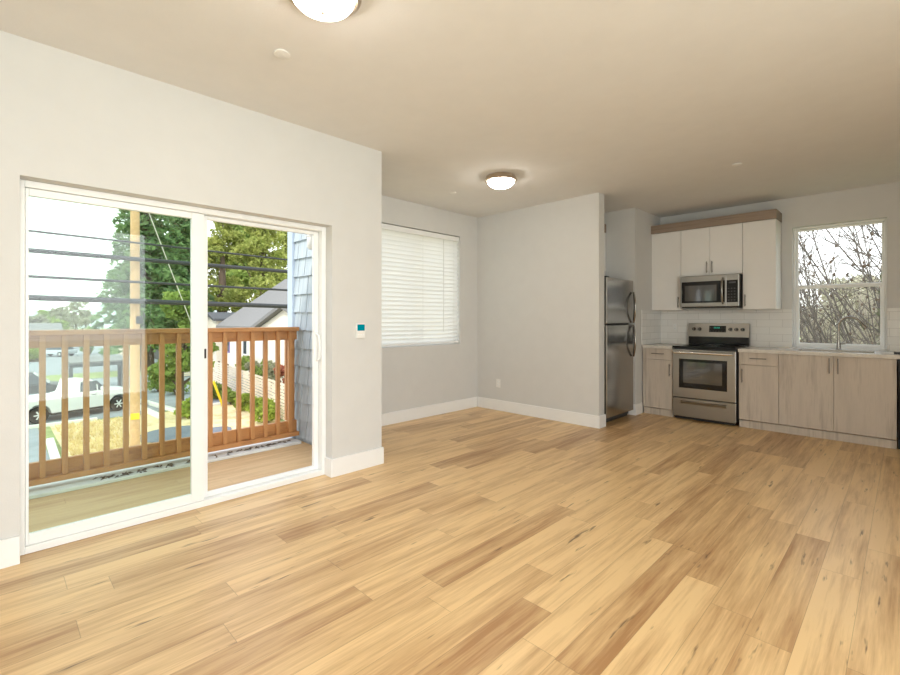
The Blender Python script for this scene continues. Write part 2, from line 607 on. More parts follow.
t = NT('vinyl blind slat')
d_ = t.n('ShaderNodeBsdfDiffuse'); d_.inputs[0].default_value = (0.92, 0.92, 0.90, 1)
tr_ = t.n('ShaderNodeBsdfTranslucent'); tr_.inputs[0].default_value = (0.92, 0.92, 0.90, 1)
mx_ = t.n('ShaderNodeMixShader'); mx_.inputs[0].default_value = 0.6
t.ln(d_.outputs[0], mx_.inputs[1]); t.ln(tr_.outputs[0], mx_.inputs[2]); t.ln(mx_.outputs[0], t.out.inputs[0])
M['slat'] = t.m
bl = thing('window_blind', 'white horizontal slat blind covering the window in the nook', 'blind', (-4.44, 3.8, NZ0 + .01))
B(-4.475, NK - .001, NY0 + .012, NY1 - .012, NZ1 - .075, NZ1 - .012).build('head_rail', M['vinyl'], bl, 0.004)
ns = 26
z_top, z_bot = NZ1 - .10, NZ0 + .075
slat0 = None
for i in range(ns):
    zc = z_top + (z_bot - z_top) * i / (ns - 1)
    if slat0 is None:
        pts = []
        for k in range(5):
            s_ = -1 + k / 2
            pts.append((-4.447 + 0.0125 * s_, zc + 0.0246 * s_ + 0.004 * (1 - s_ * s_)))
        outl = pts + [(p[0], p[1] - .0025) for p in reversed(pts)]
        slat0 = MB().prism([(p[0], p[1]) for p in outl], 1, NY0 + .014, NY1 - .014).build('slat', M['slat'], bl)
        z_first = zc
    else:
        c = slat0.copy(); COL.objects.link(c); c.parent = bl
        c.location = (0, 0, zc - z_first)
        ORIGIN[c.name] = ORIGIN[slat0.name]
B(-4.468, -4.424, NY0 + .014, NY1 - .014, NZ0 + .018, NZ0 + .042).build('bottom_rail', M['vinyl'], bl, 0.004)
for yy in (3.25, 3.93, 4.50):
    MB().tube([(-4.424, yy, z_top + .03), (-4.424, yy, NZ0 + .03)], 0.0012, 5).build('ladder_cord', M['plate'], bl)
MB().tube([(-4.420, 4.30, NZ1 - .08), (-4.420, 4.30, 1.10)], 0.004, 6).build('tilt_wand', M['plate'], bl)

# ------------------------------------------------------------------ kitchen window
w2 = thing('window_2', None, None, (-0.57, 6.97, KZ0), kind='structure')


def ring_xz(mb, x0, x1, z0, z1, y0, y1, a, b_, c, d):
    mb.box(x0, x0 + a, y0, y1, z0, z1); mb.box(x1 - b_, x1, y0, y1, z0, z1)
    mb.box(x0 + a, x1 - b_, y0, y1, z0, z0 + c); mb.box(x0 + a, x1 - b_, y0, y1, z1 - d, z1)
    return mb


ring_xz(MB(), KX0 + .001, KX1 - .001, KZ0 + .001, KZ1 - .001, 6.92, 7.0, 0.022, 0.022, 0.022, 0.022).build('frame', M['vinyl'], w2, 0.003)
us = ring_xz(MB(), KX0 + .024, KX1 - .024, 1.645, KZ1 - .024, 6.962, 6.985, 0.022, 0.022, 0.035, 0.022).build('upper_sash', M['vinyl'], w2, 0.003)
B(KX0 + .046, KX1 - .046, 6.971, 6.976, 1.68, KZ1 - .046).build('pane', M['glass'], us)
ls = ring_xz(MB(), KX0 + .024, KX1 - .024, KZ0 + .024, 1.668, 6.932, 6.960, 0.034, 0.034, 0.034, 0.036).build('lower_sash', M['vinyl'], w2, 0.003)
B(KX0 + .058, KX1 - .058, 6.943, 6.948, KZ0 + .058, 1.632).build('pane', M['glass'], ls)
struct('trim_1', B(KX0 + .0005, KX1 - .0005, KB - .012, 6.9195, KZ0 - .003, KZ0 + .0005), M['trim'], label='white sill of the kitchen window')

# unseen window behind the camera, added and sized to haze the tinted pane
w3 = thing('unseen_window_3', None, None, (1.85, .29, RZ0), kind='structure')
rect_ring(MB(), RY0 + .001, RY1 - .001, RZ0 + .001, RZ1 - .001, 1.86, 1.93, 0.05, 0.05, 0.05, 0.05).build('frame', M['vinyl'], w3, 0.003)
B(1.89, 1.896, RY0 + .05, RY1 - .05, RZ0 + .05, RZ1 - .05).build('pane', M['glass'], w3)


# ------------------------------------------------------------------ ceiling fittings
def ceiling_light(x, y, label):
    o = thing('ceiling_light', label, 'ceiling light', (x, y, CEIL - .13), 'flush ceiling lights')
    MB().lathe([(0.135, -0.0005), (0.150, -0.012), (0.163, -0.040), (0.166, -0.052), (0.150, -0.060), (0.138, -0.055)], (x, y, CEIL), 40).build('rim', M['nickel'], o, smooth=True)
    prof = [(0.138 * math.cos(a), -0.054 - 0.072 * math.sin(a)) for a in [math.pi / 2 * k / 8 for k in range(8)]] + [(0.002, -0.126)]
    MB().lathe(prof, (x, y, CEIL), 40).build('glass_dome', M['dome'], o, smooth=True)
    MB().lathe([(0.010, -0.1255), (0.010, -0.131), (0.006, -0.137)], (x, y, CEIL), 12).build('finial', M['nickel'], o, smooth=True)


ceiling_light(-1.807, 1.021, 'lit flush dome ceiling light cut off by the top edge of the picture')
ceiling_light(-2.953, 3.694, 'lit flush dome ceiling light with metal rim above the nook floor')


def disc(x, y, r, label, name, cat, drop=.012):
    o = thing(name, label, cat, (x, y, CEIL - drop), 'round ceiling covers')
    MB().lathe([(r * .9, -0.0005), (r, -drop * .45), (r * .97, -drop * .8), (r * .8, -drop)], (x, y, CEIL), 28).build('cover', M['plate'], o, smooth=True)
    MB().lathe([(r * .22, -drop - .0001), (r * .2, -drop - .002)], (x, y, CEIL), 14).build('centre_cap', M['plate'], o, smooth=True)


disc(-2.443, 1.130, 0.045, 'white round disc on the ceiling left of the near ceiling light', 'sprinkler_cover', 'sprinkler')
disc(-1.140, 4.989, 0.042, 'small round ceiling disc above the middle of the kitchen', 'sprinkler_cover', 'sprinkler')
disc(-3.730, 3.780, 0.038, 'faint small ceiling disc above the blind, left of the far ceiling light', 'sprinkler_cover', 'sprinkler')

# ------------------------------------------------------------------ thermostat and outlets
th = thing('thermostat', 'white wall thermostat with a teal screen beside the sliding door', 'thermostat', (WL, 2.186, 1.105))
B(WL + .0003, WL + .022, 2.142, 2.230, 1.108, 1.232).build('case', M['plate'], th, 0.006)
B(WL + .0221, WL + .024, 2.150, 2.222, 1.172, 1.224).build('screen', M['teal'], th)
for k in range(3):
    B(WL + .0221, WL + .0245, 2.155 + k * .024, 2.169 + k * .024, 1.135, 1.145).build('button', M['vinyl'], th)


def outlet(x, y, z, facing, label):
    o = thing('wall_outlet', label, 'outlet', (x, y, z - .058), 'wall outlets')
    if facing == 'y':
        B(x - .036, x + .036, y - .006, y - .0003, z - .058, z + .058).build('cover_plate', M['plate'], o, 0.002)
        for dz in (-.022, .022):
            f = B(x - .017, x + .017, y - .008, y - .0061, z + dz - .014, z + dz + .014).build('receptacle', M['vinyl'], o, 0.001)
            for dx in (-.006, .006):
                B(x + dx - .0012, x + dx + .0012, y - .0084, y - .0081, z + dz - .005, z + dz + .005).build('slot', M['black'], f)


outlet(-4.022, PT, 0.376, 'y', 'white outlet low on the partition wall near the corner')
outlet(-2.33, KB - .008, 1.16, 'y', 'white outlet on the tile left of the range, under the upper cabinet')

# ------------------------------------------------------------------ refrigerator and the cabinet above it
FX = -2.518
rf = thing('refrigerator', 'stainless top-freezer refrigerator in the alcove behind the partition', 'refrigerator', (-2.9, 5.52, 0))
B(-3.22, FX - .065, 5.155, 5.895, 0.03, 1.755).build('body', M['dgrey'], rf, 0.004)
fz = B(FX - .06, FX, 5.15, 5.90, 1.212, 1.770).build('freezer_door', M['steelv'], rf, 0.010)
fd = B(FX - .06, FX, 5.15, 5.90, 0.086, 1.200).build('fresh_food_door', M['steelv'], rf, 0.010)
B(-2.62, -2.60, 5.16, 5.89, 0.005, 0.080).build('toe_grille', M['black'], rf)


def arc_handle(z0, z1, parent):
    for (nm, r_, dy, dx, mt) in (('handle', .012, 0, 0, 'chrome'), ('handle_dark_tube', .007, -.016, -.010, 'black')):  # second, thinner black tube runs along the inner curve of the handle
        p = []
        for k in range(15):
            s_ = math.sin(math.pi * (0.04 + .92 * k / 14)) ** .7
            p.append((FX + .002 + (.055 + dx) * s_, 5.875 - .055 * s_ + dy * s_, z0 + (z1 - z0) * k / 14))
        MB().tube(p, r_, 10).build(nm, M[mt], parent, smooth=True)


arc_handle(1.225, 1.615, fz)
arc_handle(0.79, 1.19, fd)
B(FX - .05, FX - .01, 5.17, 5.23, 1.7705, 1.785).build('hinge_cap', M['dgrey'], rf, 0.004)

oc = thing('upper_cabinet', 'white cabinet deep in the alcove above the refrigerator', 'cabinet', (-3.1, 5.55, 1.83), 'upper cabinets')
B(-3.328, -2.962, 5.112, 5.988, 1.83, 2.46).build('body', M['cabw'], oc)
for y0, y1, hy in ((5.114, 5.549, 5.52), (5.552, 5.986, 5.58)):
    dd = B(-2.960, -2.940, y0, y1, 1.833, 2.458).build('door', M['cabw'], oc, 0.002)
    B(-2.939, -2.915, hy - .005, hy + .005, 1.87, 2.01).build('handle', M['handle'], dd, 0.002)
B(-2.955, -2.936, 5.112, 5.988, 2.461, 2.575).build('valance_board', M['cabh'], oc)


# ------------------------------------------------------------------ kitchen cabinets along the back wall
def pull_v(x, yf, z0, z1, parent):
    m = MB().box(x - .005, x + .005, yf - .030, yf - .021, z0, z1)
    m.box(x - .004, x + .004, yf - .0215, yf - .0002, z0 + .015, z0 + .025).box(x - .004, x + .004, yf - .0215, yf - .0002, z1 - .025, z1 - .015)
    return m.build('handle', M['handle'], parent, 0.001)


def pull_h(x0, x1, yf, z, parent):
    m = MB().box(x0, x1, yf - .030, yf - .021, z - .005, z + .005)
    m.box(x0 + .015, x0 + .025, yf - .0215, yf - .0002, z - .004, z + .004).box(x1 - .025, x1 - .015, yf - .0215, yf - .0002, z - .004, z + .004)
    return m.build('handle', M['handle'], parent, 0.001)


UF = 6.53
UZ0, UZ1 = 1.390, 2.455


def upper(x0, x1, z0, doors, label):
    o = thing('upper_cabinet', label, 'cabinet', ((x0 + x1) / 2, 6.7, z0), 'upper cabinets')
    B(x0 + .0005, x1 - .0005, UF + .021, KB - .009, z0, UZ1).build('body', M['cabw'], o)
    for a, b_, hx, hz in doors:
        d = B(a + .0015, b_ - .0015, UF, UF + .0195, z0 + .001, UZ1 - .002).build('door', M['cabw'], o, 0.0015)
        pull_v(hx, UF, hz, hz + .145, d)
    return o


u1 = upper(-2.533, -2.146, UZ0, [(-2.53, -2.147, -2.175, 1.425)], 'white single-door upper cabinet left of the microwave')
B(-2.533, -2.507, UF + .004, UF + .0205, UZ0 + .001, UZ1 - .002).build('filler_strip', M['cabw'], u1)
upper(-2.146, -1.433, 1.835, [(-2.145, -1.797, -1.828, 1.865), (-1.797, -1.434, -1.766, 1.865)], 'short white two-door upper cabinet above the microwave')
upper(-1.433, -1.094, UZ0, [(-1.432, -1.095, -1.402, 1.425)], 'white single-door upper cabinet between microwave and kitchen window')
va = tag(B(-2.533, -1.087, UF - .022, UF - .002, 2.457, 2.568).box(-1.094, -1.087, UF - .0015, KB - .001, 2.457, 2.568).build('valance_board', M['cabh']),
         'brown wood valance board along the top of the white upper cabinets', 'valance')

# base cabinets
BF = 6.20


def base_body(o, x0, x1, toe=True):
    B(x0 + .0005, x1 - .0005, BF + .0215, KB - .001, 0.094, 0.881).build('body', M['cab'], o)
    B(x0 + .0005, x1 - .0005, 6.226, 6.24, 0.001, 0.084).build('toe_kick', M['cab'], o)


c1 = thing('base_cabinet', 'greige wood base cabinet between return wall and range', 'cabinet', (-2.33, 6.5, 0), 'base cabinets')
base_body(c1, RT + .0165, -2.136)
B(RT + .0165, -2.488, BF + .004, BF + .021, 0.096, 0.880).build('filler_strip', M['cab'], c1)
d = B(-2.484, -2.140, BF, BF + .0205, 0.740, 0.880).build('drawer', M['cab'], c1, 0.0015); pull_h(-2.40, -2.24, BF, 0.815, d)
d = B(-2.484, -2.140, BF, BF + .0205, 0.096, 0.735).build('door', M['cab'], c1, 0.0015); pull_v(-2.172, BF, 0.53, 0.69, d)
c2 = thing('base_cabinet', 'greige wood drawer-over-door base cabinet right of the range', 'cabinet', (-1.2, 6.5, 0), 'base cabinets')
base_body(c2, -1.400, -1.012)
d = B(-1.397, -1.014, BF, BF + .0205, 0.740, 0.880).build('drawer', M['cab'], c2, 0.0015); pull_h(-1.285, -1.125, BF, 0.815, d)
d = B(-1.397, -1.014, BF, BF + .0205, 0.096, 0.735).build('door', M['cab'], c2, 0.0015); pull_v(-1.362, BF, 0.53, 0.69, d)
c3 = thing('base_cabinet', 'wide greige wood two-door sink cabinet under the kitchen window', 'cabinet', (-.54, 6.5, 0), 'base cabinets')
m3 = B(-1.0115, -.0695, BF + .0215, BF + .04, 0.094, 0.881).box(-1.0115, -.995, BF + .0405, KB - .001, 0.094, 0.881).box(-.086, -.0695, BF + .0405, KB - .001, 0.094, 0.881).box(-.9945, -.0865, BF + .0405, KB - .001, 0.094, 0.112)
m3.build('body', M['cab'], c3)
B(-1.0115, -.0695, 6.226, 6.24, 0.001, 0.084).build('toe_kick', M['cab'], c3)
d = B(-1.010, -.5415, BF, BF + .0205, 0.096, 0.880).build('door', M['cab'], c3, 0.0015); pull_v(-.575, BF, 0.70, 0.86, d)
d = B(-.5385, -.071, BF, BF + .0205, 0.096, 0.880).build('door', M['cab'], c3, 0.0015); pull_v(-.505, BF, 0.70, 0.86, d)

# dishwasher
dw = thing('dishwasher', 'black dishwasher at the right edge, beside the sink cabinet', 'dishwasher', (.25, 6.5, 0))
B(-.060, .54, 6.23, KB - .02, 0.09, 0.875).build('body', M['dgrey'], dw)
dd = B(-.060, .54, 6.195, 6.2295, 0.10, 0.76).build('door', M['blackgl'], dw, 0.004)
B(-.060, .54, 6.195, 6.2295, 0.765, 0.875).build('control_panel', M['black'], dw, 0.004)
MB().tube([(-.02, 6.194, .72), (-.02, 6.165, .72), (.5, 6.165, .72), (.5, 6.194, .72)], 0.010, 8).build('handle', M['steel'], dd, smooth=True)
B(-.060, .54, 6.25, 6.27, 0.001, 0.085).build('toe_kick', M['black'], dw)

# worktops, sink and faucet
CT0, CT1 = 0.8825, 0.9205
tag(B(RT + .0165, -2.136, 6.175, KB - .009, CT0, CT1).build('countertop', M['counter'], None, 0.003), 'short pale countertop left of the range', 'countertop', 'countertops')
SX0, SX1, SY0, SY1 = -0.88, -0.24, 6.32, 6.70
ct = B(-1.402, SX0, 6.175, KB - .009, CT0, CT1).box(SX1, .56, 6.175, KB - .009, CT0, CT1).box(SX0, SX1, 6.175, SY0, CT0, CT1).box(SX0, SX1, SY1, KB - .013, CT0, CT1)
tag(ct.build('countertop', M['counter']), 'long pale countertop holding the sink under the window', 'countertop', 'countertops')
sk = thing('sink', 'undermount steel sink set in the countertop below the window', 'sink', (-.56, 6.5, .68))
s_ = MB().box(SX0 - .002, SX0 + .006, SY0 - .002, SY1 + .002, .68, CT0 - .001).box(SX1 - .006, SX1 + .002, SY0 - .002, SY1 + .002, .68, CT0 - .001)
s_.box(SX0 + .006, SX1 - .006, SY0 - .002, SY0 + .006, .68, CT0 - .001).box(SX0 + .006, SX1 - .006, SY1 - .006, SY1 + .002, .68, CT0 - .001).box(SX0 + .006, SX1 - .006, SY0 + .006, SY1 - .006, .68, .686)
s_.build('basin', M['steel'], sk)
MB().lathe([(.045, .6862), (.045, .689), (.02, .690)], (-.56, 6.52, 0), 20).build('drain', M['chrome'], sk, smooth=True)

fx, fy = -0.547, 6.765
fa = thing('faucet', 'tall gooseneck pull-down kitchen faucet in front of the window', 'faucet', (fx, fy, CT1))
MB().lathe([(.027, .0002), (.027, .006), (.021, .010), (.019, .09), (.016, .11)], (fx, fy, CT1), 20).build('base', M['chrome'], fa, smooth=True)
R_ = 0.098
path = [(fx, fy, CT1 + .10), (fx, fy, CT1 + .27)]
for k in range(1, 13):
    a = math.pi - (math.pi * 0.86) * k / 12
    path.append((fx + R_ + R_ * math.cos(a), fy - .03 * k / 12, CT1 + .27 + R_ * 1.02 * math.sin(a)))
MB().tube(path, 0.0145, 12).build('gooseneck', M['chrome'], fa, smooth=True)
e = Vector(path[-1]); dr = (Vector(path[-1]) - Vector(path[-2])).normalized()
MB().tube([e + dr * .002, e + dr * .03, e + dr * .05, e + dr * .085], [.0155, .019, .022, .020], 12).build('spray_head', M['chrome'], fa, smooth=True)
MB().tube([(fx + .018, fy, CT1 + .07), (fx + .05, fy, CT1 + .075), (fx + .066, fy, CT1 + .085)], [.011, .010, .009], 10).tube(
    [(fx + .062, fy, CT1 + .08), (fx + .072, fy, CT1 + .14)], [.007, .005], 8).build('lever', M['chrome'], fa, smooth=True)
tr = thing('tray', 'small black dish lying on the countertop at the right edge', 'tray', (-.04, 6.42, CT1))
B(-.092, .03, 6.33, 6.50, CT1 + .0003, CT1 + .008).build('bottom', M['black'], tr, 0.002)
ring_xz(MB(), -.092, .03, CT1 + .0082, CT1 + .02, 6.33, 6.335, .004, .004, .001, .011).box(-.092, -.088, 6.336, 6.50, CT1 + .0082, CT1 + .02).box(.026, .03, 6.336, 6.50, CT1 + .0082, CT1 + .02).build('rim', M['black'], tr)

# ------------------------------------------------------------------ range
SF = 6.155
RX0, RX1 = -2.125, -1.415
rg = thing('stove', 'stainless electric range with black glass top under the microwave', 'stove', (-1.77, 6.45, 0))
B(RX0 + .004, RX1 - .004, SF + .05, 6.84, 0.045, 0.905).build('body', M['dgrey'], rg, 0.003)
for xx in (RX0 + .05, RX1 - .05):
    for yy in (SF + .12, 6.78):
        MB().lathe([(.018, .0005), (.018, .01), (.010, .012), (.010, .044)], (xx, yy, 0), 12).build('foot', M['black'], rg)
ctp = B(RX0, RX1, SF - .005, 6.76, 0.908, 0.930).build('cooktop', M['blackgl'], rg, 0.004)
for bx, by, br in ((-1.95, 6.31, .10), (-1.58, 6.31, .08), (-1.95, 6.58, .08), (-1.58, 6.58, .10)):
    MB().lathe([(br, .9301), (br, .9306), (br - .006, .9306), (br - .006, .9301)], (bx, by, 0), 32).build('burner_ring', M['dgrey'], ctp)
od = B(RX0 + .003, RX1 - .003, SF, SF + .045, 0.285, 0.885).build('oven_door', M['steel'], rg, 0.004)
B(-2.045, -1.508, SF - .003, SF - .0004, 0.405, 0.770).build('window_border', M['blackgl'], od)
B(-1.995, -1.560, SF - .0045, SF - .0032, 0.470, 0.735).build('window_glass', M['ovenwin'], od)
MB().tube([(RX0 + .03, SF - .0005, .845), (RX0 + .03, SF - .048, .850), (RX1 - .03, SF - .048, .850), (RX1 - .03, SF - .0005, .845)], 0.017, 10).build('handle', M['bright_steel'], od, smooth=True)
dw_ = B(RX0 + .003, RX1 - .003, SF, SF + .045, 0.045, 0.272).build('drawer', M['steel'], rg, 0.004)
MB().prism([(SF - .014, .232), (SF - .0005, .245), (SF - .0005, .205), (SF - .006, .210)], 0, RX0 + .10, RX1 - .10).build('drawer_grip', M['steel'], dw_)
B(RX0 + .02, RX1 - .02, SF + .03, SF + .045, 0.012, 0.043).build('toe_strip', M['black'], rg)
bg = MB().prism([(6.765, .9305), (6.84, .9305), (6.84, 1.205), (6.79, 1.205), (6.765, 1.04)], 0, RX0, RX1).build('backguard', M['blackgl'], rg)
MB().prism([(6.757, 1.035), (6.7645, 1.035), (6.7895, 1.209), (6.84, 1.209), (6.84, 1.214), (6.783, 1.214)], 0, RX0 - .002, RX1 + .002).build('control_panel', M['steel'], rg)


def on_panel(x, z):
    return 6.757 + (z - 1.035) / (1.214 - 1.035) * (6.783 - 6.757)


for kx in (-2.055, -1.985, -1.62, -1.553, -1.483):
    zc = 1.135
    yk = on_panel(kx, zc)
    kn = MB().lathe([(.023, -.001), (.023, -.012), (.019, -.030), (.012, -.032)], (kx, yk, zc), 18, 'y').build('knob', M['black'], rg, smooth=True)
    B(kx - .0025, kx + .0025, yk - .0345, yk - .0325, zc - .017, zc + .017).build('pointer', M['steel'], kn)
zc = 1.135
dsp = MB().prism([(on_panel(0, 1.095) - .0035, 1.095), (on_panel(0, 1.095) - .0003, 1.095), (on_panel(0, 1.180) - .0003, 1.180), (on_panel(0, 1.180) - .0035, 1.180)], 0, -1.87, -1.672).build('display', M['blackgl'], rg)
for k, dx in enumerate((-.035, -.018, .004, .021)):
    x_ = -1.775 + dx
    m_ = B(x_, x_ + .002, on_panel(0, 1.13) - .006, on_panel(0, 1.13) - .0045, 1.143, 1.163)
    m_.box(x_ + .009, x_ + .011, on_panel(0, 1.13) - .006, on_panel(0, 1.13) - .0045, 1.143, 1.163).box(x_, x_ + .011, on_panel(0, 1.13) - .006, on_panel(0, 1.13) - .0045, 1.1625, 1.1645)
    m_.build('digit', M['ledg'], dsp)
for k in range(6):
    for r_ in range(2):
        xb = -1.862 + k * .033
        if r_ == 1 and 1 < k < 4: continue
        B(xb, xb + .018, on_panel(0, 1.11 + r_ * .04) - .0050, on_panel(0, 1.11 + r_ * .04) - .0036, 1.107 + r_ * .042, 1.113 + r_ * .042).build('button', M['dgrey'], dsp)

# ------------------------------------------------------------------ microwave
MX0, MX1, MF = -2.118, -1.447, 6.42
MZ0, MZ1 = 1.425, 1.826
mw = thing('microwave', 'stainless over-the-range microwave with black glass door', 'microwave', (-1.78, 6.6, MZ0))
B(MX0 + .002, MX1 - .002, MF + .032, KB - .010, MZ0, MZ1).build('body', M['dgrey'], mw, 0.003)
md = B(MX0, -1.583, MF + .001, MF + .030, MZ0 + .004, MZ1 - .003).build('door', M['steel'], mw, 0.003)
B(MX0 + .018, -1.600, MF - .002, MF + .0006, MZ0 + .052, MZ1 - .075).build('door_glass', M['blackgl'], md)
B(MX0 + .055, -1.690, MF - .003, MF - .0022, MZ0 + .075, MZ1 - .125).build('mesh_window', M['ovenwin'], md)
cp = B(-1.581, MX1, MF + .001, MF + .030, MZ0 + .004, MZ1 - .003).build('control_panel', M['steel'], mw, 0.003)
B(-1.578, MX1 - .012, MF - .002, MF + .0006, MZ0 + .052, MZ1 - .075).build('keypad_glass', M['blackgl'], cp)
for r_ in range(5):
    for k in range(3):
        B(-1.565 + k * .032, -1.548 + k * .032, MF - .0028, MF - .0021, MZ0 + .075 + r_ * .036, MZ0 + .083 + r_ * .036).build('key', M['dgrey'], cp)
B(-1.555, -1.480, MF - .0028, MF - .0021, MZ1 - .115, MZ1 - .095).build('clock_display', M['dgrey'], cp)
hp = [(-1.618, MF - .003, MZ0 + .035), (-1.618, MF - .040, MZ0 + .075), (-1.618, MF - .052, MZ0 + .2), (-1.618, MF - .040, MZ1 - .085), (-1.618, MF - .003, MZ1 - .045)]
MB().tube(hp, [.010, .013, .014, .013, .010], 10).build('handle', M['chrome'], md, smooth=True)
B(MX0 + .01, MX1 - .01, MF + .035, KB - .02, MZ0 - .012, MZ0 - .0003).build('vent_grille', M['black'], mw)

# ------------------------------------------------------------------ balcony
struct('floor_balcony', B(-4.56, -3.466, -1.2, 2.25, -0.10, 0.012), M['deck'])
struct('trim_2', B(-4.50, -4.315, -1.2, 2.2, 0.0125, 0.038).box(-4.60, -4.50, -1.2, 2.2, -0.3, 0.035), M['flash'], 0.004, label='white membrane flashing along the deck edge')
rr = random.Random(3)
sh = MB()
rows = 15
for r_ in range(-2, rows):
    z0 = 0.045 + r_ * 0.185
    x = -4.57 - (rr.random() * .1 if r_ % 2 else 0)
    x = -4.57
    first = True
    while x < -3.467:
        w = rr.uniform(.11, .20) if not first else rr.uniform(.06, .18)
        first = False
        x1 = min(x + w, -3.467)
        if x1 - x > .03:
            zz = z0 + rr.uniform(-.003, .003)
            sh.add([(x + .0015, 2.240, zz), (x1 - .0095, 2.240, zz), (x1 - .0095, 2.262, zz + .187), (x + .0015, 2.262, zz + .187),
                    (x + .0015, 2.2685, zz), (x1 - .0095, 2.2685, zz), (x1 - .0095, 2.2685, zz + .187), (x + .0015, 2.2685, zz + .187)],
                   [(0, 1, 2, 3), (0, 4, 5, 1), (0, 3, 7, 4), (1, 5, 6, 2), (3, 2, 6, 7)])
        x = x1
struct('wall_shingle', sh, M['shingle'], label='blue grey shingled wall at the end of the balcony')
struct('trim_3', B(-4.68, -4.572, 2.225, 2.27, -3.4, CEIL).box(-4.68, -4.611, 2.2705, 2.38, -3.4, CEIL), M['bluetrim'], label='pale blue corner board of the shingled wall')
pls = thing('porch_light', 'small white lantern on the shingled wall at the top of the door', 'wall light', (-4.05, 2.2, 1.93))
B(-4.10, -4.00, 2.220, 2.236, 1.95, 2.10).build('back_plate', M['plate'], pls, .003)
MB().lathe([(.03, 0), (.045, .02), (.045, .12), (.055, .125), (.02, .16)], (-4.05, 2.17, 1.94), 16).build('shade', M['plate'], pls, smooth=True)

lt = MB()
lr = random.Random(17)
for _ in range(90):
    y = lr.choice((lr.uniform(.55, 1.1), lr.uniform(1.15, 2.15)))
    x = lr.uniform(-4.42, -4.375) if lr.random() < .8 else lr.uniform(-4.36, -4.33)
    a = lr.uniform(0, 6.28); l_, w = lr.uniform(.012, .035), lr.uniform(.005, .012)
    dx, dy = math.cos(a), math.sin(a)
    lt.add([(x + dx * l_, y + dy * l_, .040), (x - dy * w, y + dx * w, .043), (x - dx * l_, y - dy * l_, .040), (x + dy * w, y - dx * w, .046), (x, y, .052)],
           [(0, 1, 4), (1, 2, 4), (2, 3, 4), (3, 0, 4), (3, 2, 1, 0)])
tag(lt.build('leaf_litter', plain('dead leaves', srgb(84, 72, 60), .9, var=.4, scale=30)), 'dark dead leaves scattered on the white flashing under the railing', 'leaf litter', kind='stuff')
rl = thing('balcony_railing', 'brown stained wooden balcony railing with square balusters', 'railing', (-4.45, 1.0, 0.08))
RY_ = 2.222
B(-4.545, -4.405, -1.2, RY_, 1.150, 1.188).build('top_cap', M['cedarh'], rl, .004)
B(-4.50, -4.462, -1.2, RY_, 1.058, 1.1495).build('upper_rail', M['cedarh'], rl, .003)
B(-4.50, -4.462, -1.2, RY_, 0.1185, 0.228).build('lower_rail', M['cedarh'], rl, .003)
B(-4.545, -4.405, -1.2, RY_, 0.078, 0.118).build('bottom_plate', M['cedarh'], rl, .004)
for k in range(-9, 16):
    yb = .2536 + .1255 * k
    B(-4.4615, -4.425, yb - .018, yb + .018, 0.1185, 1.1495).build('baluster', M['cedar'], rl, .002)
B(-4.545, -4.501, RY_ - .095, RY_ - .005, 0.2285, 1.057).build('post', M['cedar'], rl, .003)
B(-4.545, -4.501, -1.19, -1.10, 0.2285, 1.057).build('post', M['cedar'], rl, .003)

# ------------------------------------------------------------------ ground and street
t = NT('dry ground')
co = t.obj()
t.bsdf(t.ramp(t.noise(co, 1.2, 6, .7), [(.35, srgb(196, 168, 118)), (.5, srgb(226, 204, 158)), (.68, srgb(214, 196, 160))]), .95)
M['dry'] = t.m
M['asphalt'] = plain('asphalt', srgb(150, 154, 158), .9, var=.12, scale=1.5)
M['asphalt2'] = plain('fresh asphalt', srgb(112, 118, 126), .85, var=.1, scale=3)
M['concrete'] = plain('pale concrete', srgb(226, 222, 214), .9, var=.05)
M['lawn'] = plain('lawn', srgb(150, 160, 100), .95, var=.25, scale=2)
M['white'] = plain('white car paint', (0.80, 0.80, 0.79), .3, var=.01)
M['silver'] = plain('silver car paint', srgb(190, 196, 204), .3, var=.01)
M['carwin'] = plain('car window', (0.06, 0.07, 0.08), .08, var=.05)
M['rubber'] = plain('tyre', (.02, .02, .02), .8)
M['rim'] = plain('white wheel', (.75, .75, .75), .4, var=.02)
M['tan'] = plain('tan painted siding', srgb(214, 200, 178), .8)
M['creamw'] = plain('cream siding', srgb(240, 232, 216), .8, var=.02)
M['roof'] = plain('grey roof shingles', srgb(130, 128, 126), .9, var=.12, scale=12)
M['roofd'] = plain('dark roof', srgb(86, 88, 90), .9, var=.12, scale=12)
M['wallgrey'] = plain('dark grey siding', srgb(92, 90, 90), .85, var=.05)
M['pole'] = plain('weathered pole wood', srgb(206, 166, 124), .9, var=.12, scale=8)
M['cable'] = plain('black cable', srgb(52, 54, 56), .7)
M['yellow'] = plain('yellow plastic', (.85, .62, .02), .5, var=.03)
M['slatw'] = m_cabinet_wood('fence slat', srgb(236, 220, 198), srgb(200, 180, 156), 'x')
M['bark'] = plain('bark', srgb(104, 88, 76), .95, var=.2, scale=14)
M['twig'] = plain('twig bark', srgb(106, 99, 94), .95, var=.2, scale=14)
M['twigl'] = plain('pale twig bark', srgb(158, 150, 136), .95, var=.15, scale=14)
M['thick'] = m_leaf('grey olive leaves', srgb(172, 170, 148), srgb(214, 210, 188), 2)
M['darkol'] = m_leaf('dark olive leaves', srgb(88, 92, 74), srgb(134, 136, 112), 3)
M['leafy'] = m_leaf('yellow green leaves', srgb(118, 136, 62), srgb(214, 216, 132))
M['conif'] = m_leaf('dark conifer needles', srgb(92, 124, 86), srgb(156, 180, 118))
M['midg'] = m_leaf('mid green leaves', srgb(106, 132, 70), srgb(176, 190, 104))
M['bright'] = m_leaf('bright green leaves', srgb(122, 146, 58), srgb(186, 198, 96), 2)
M['olive'] = m_leaf('olive leaves', srgb(138, 140, 112), srgb(190, 188, 158))
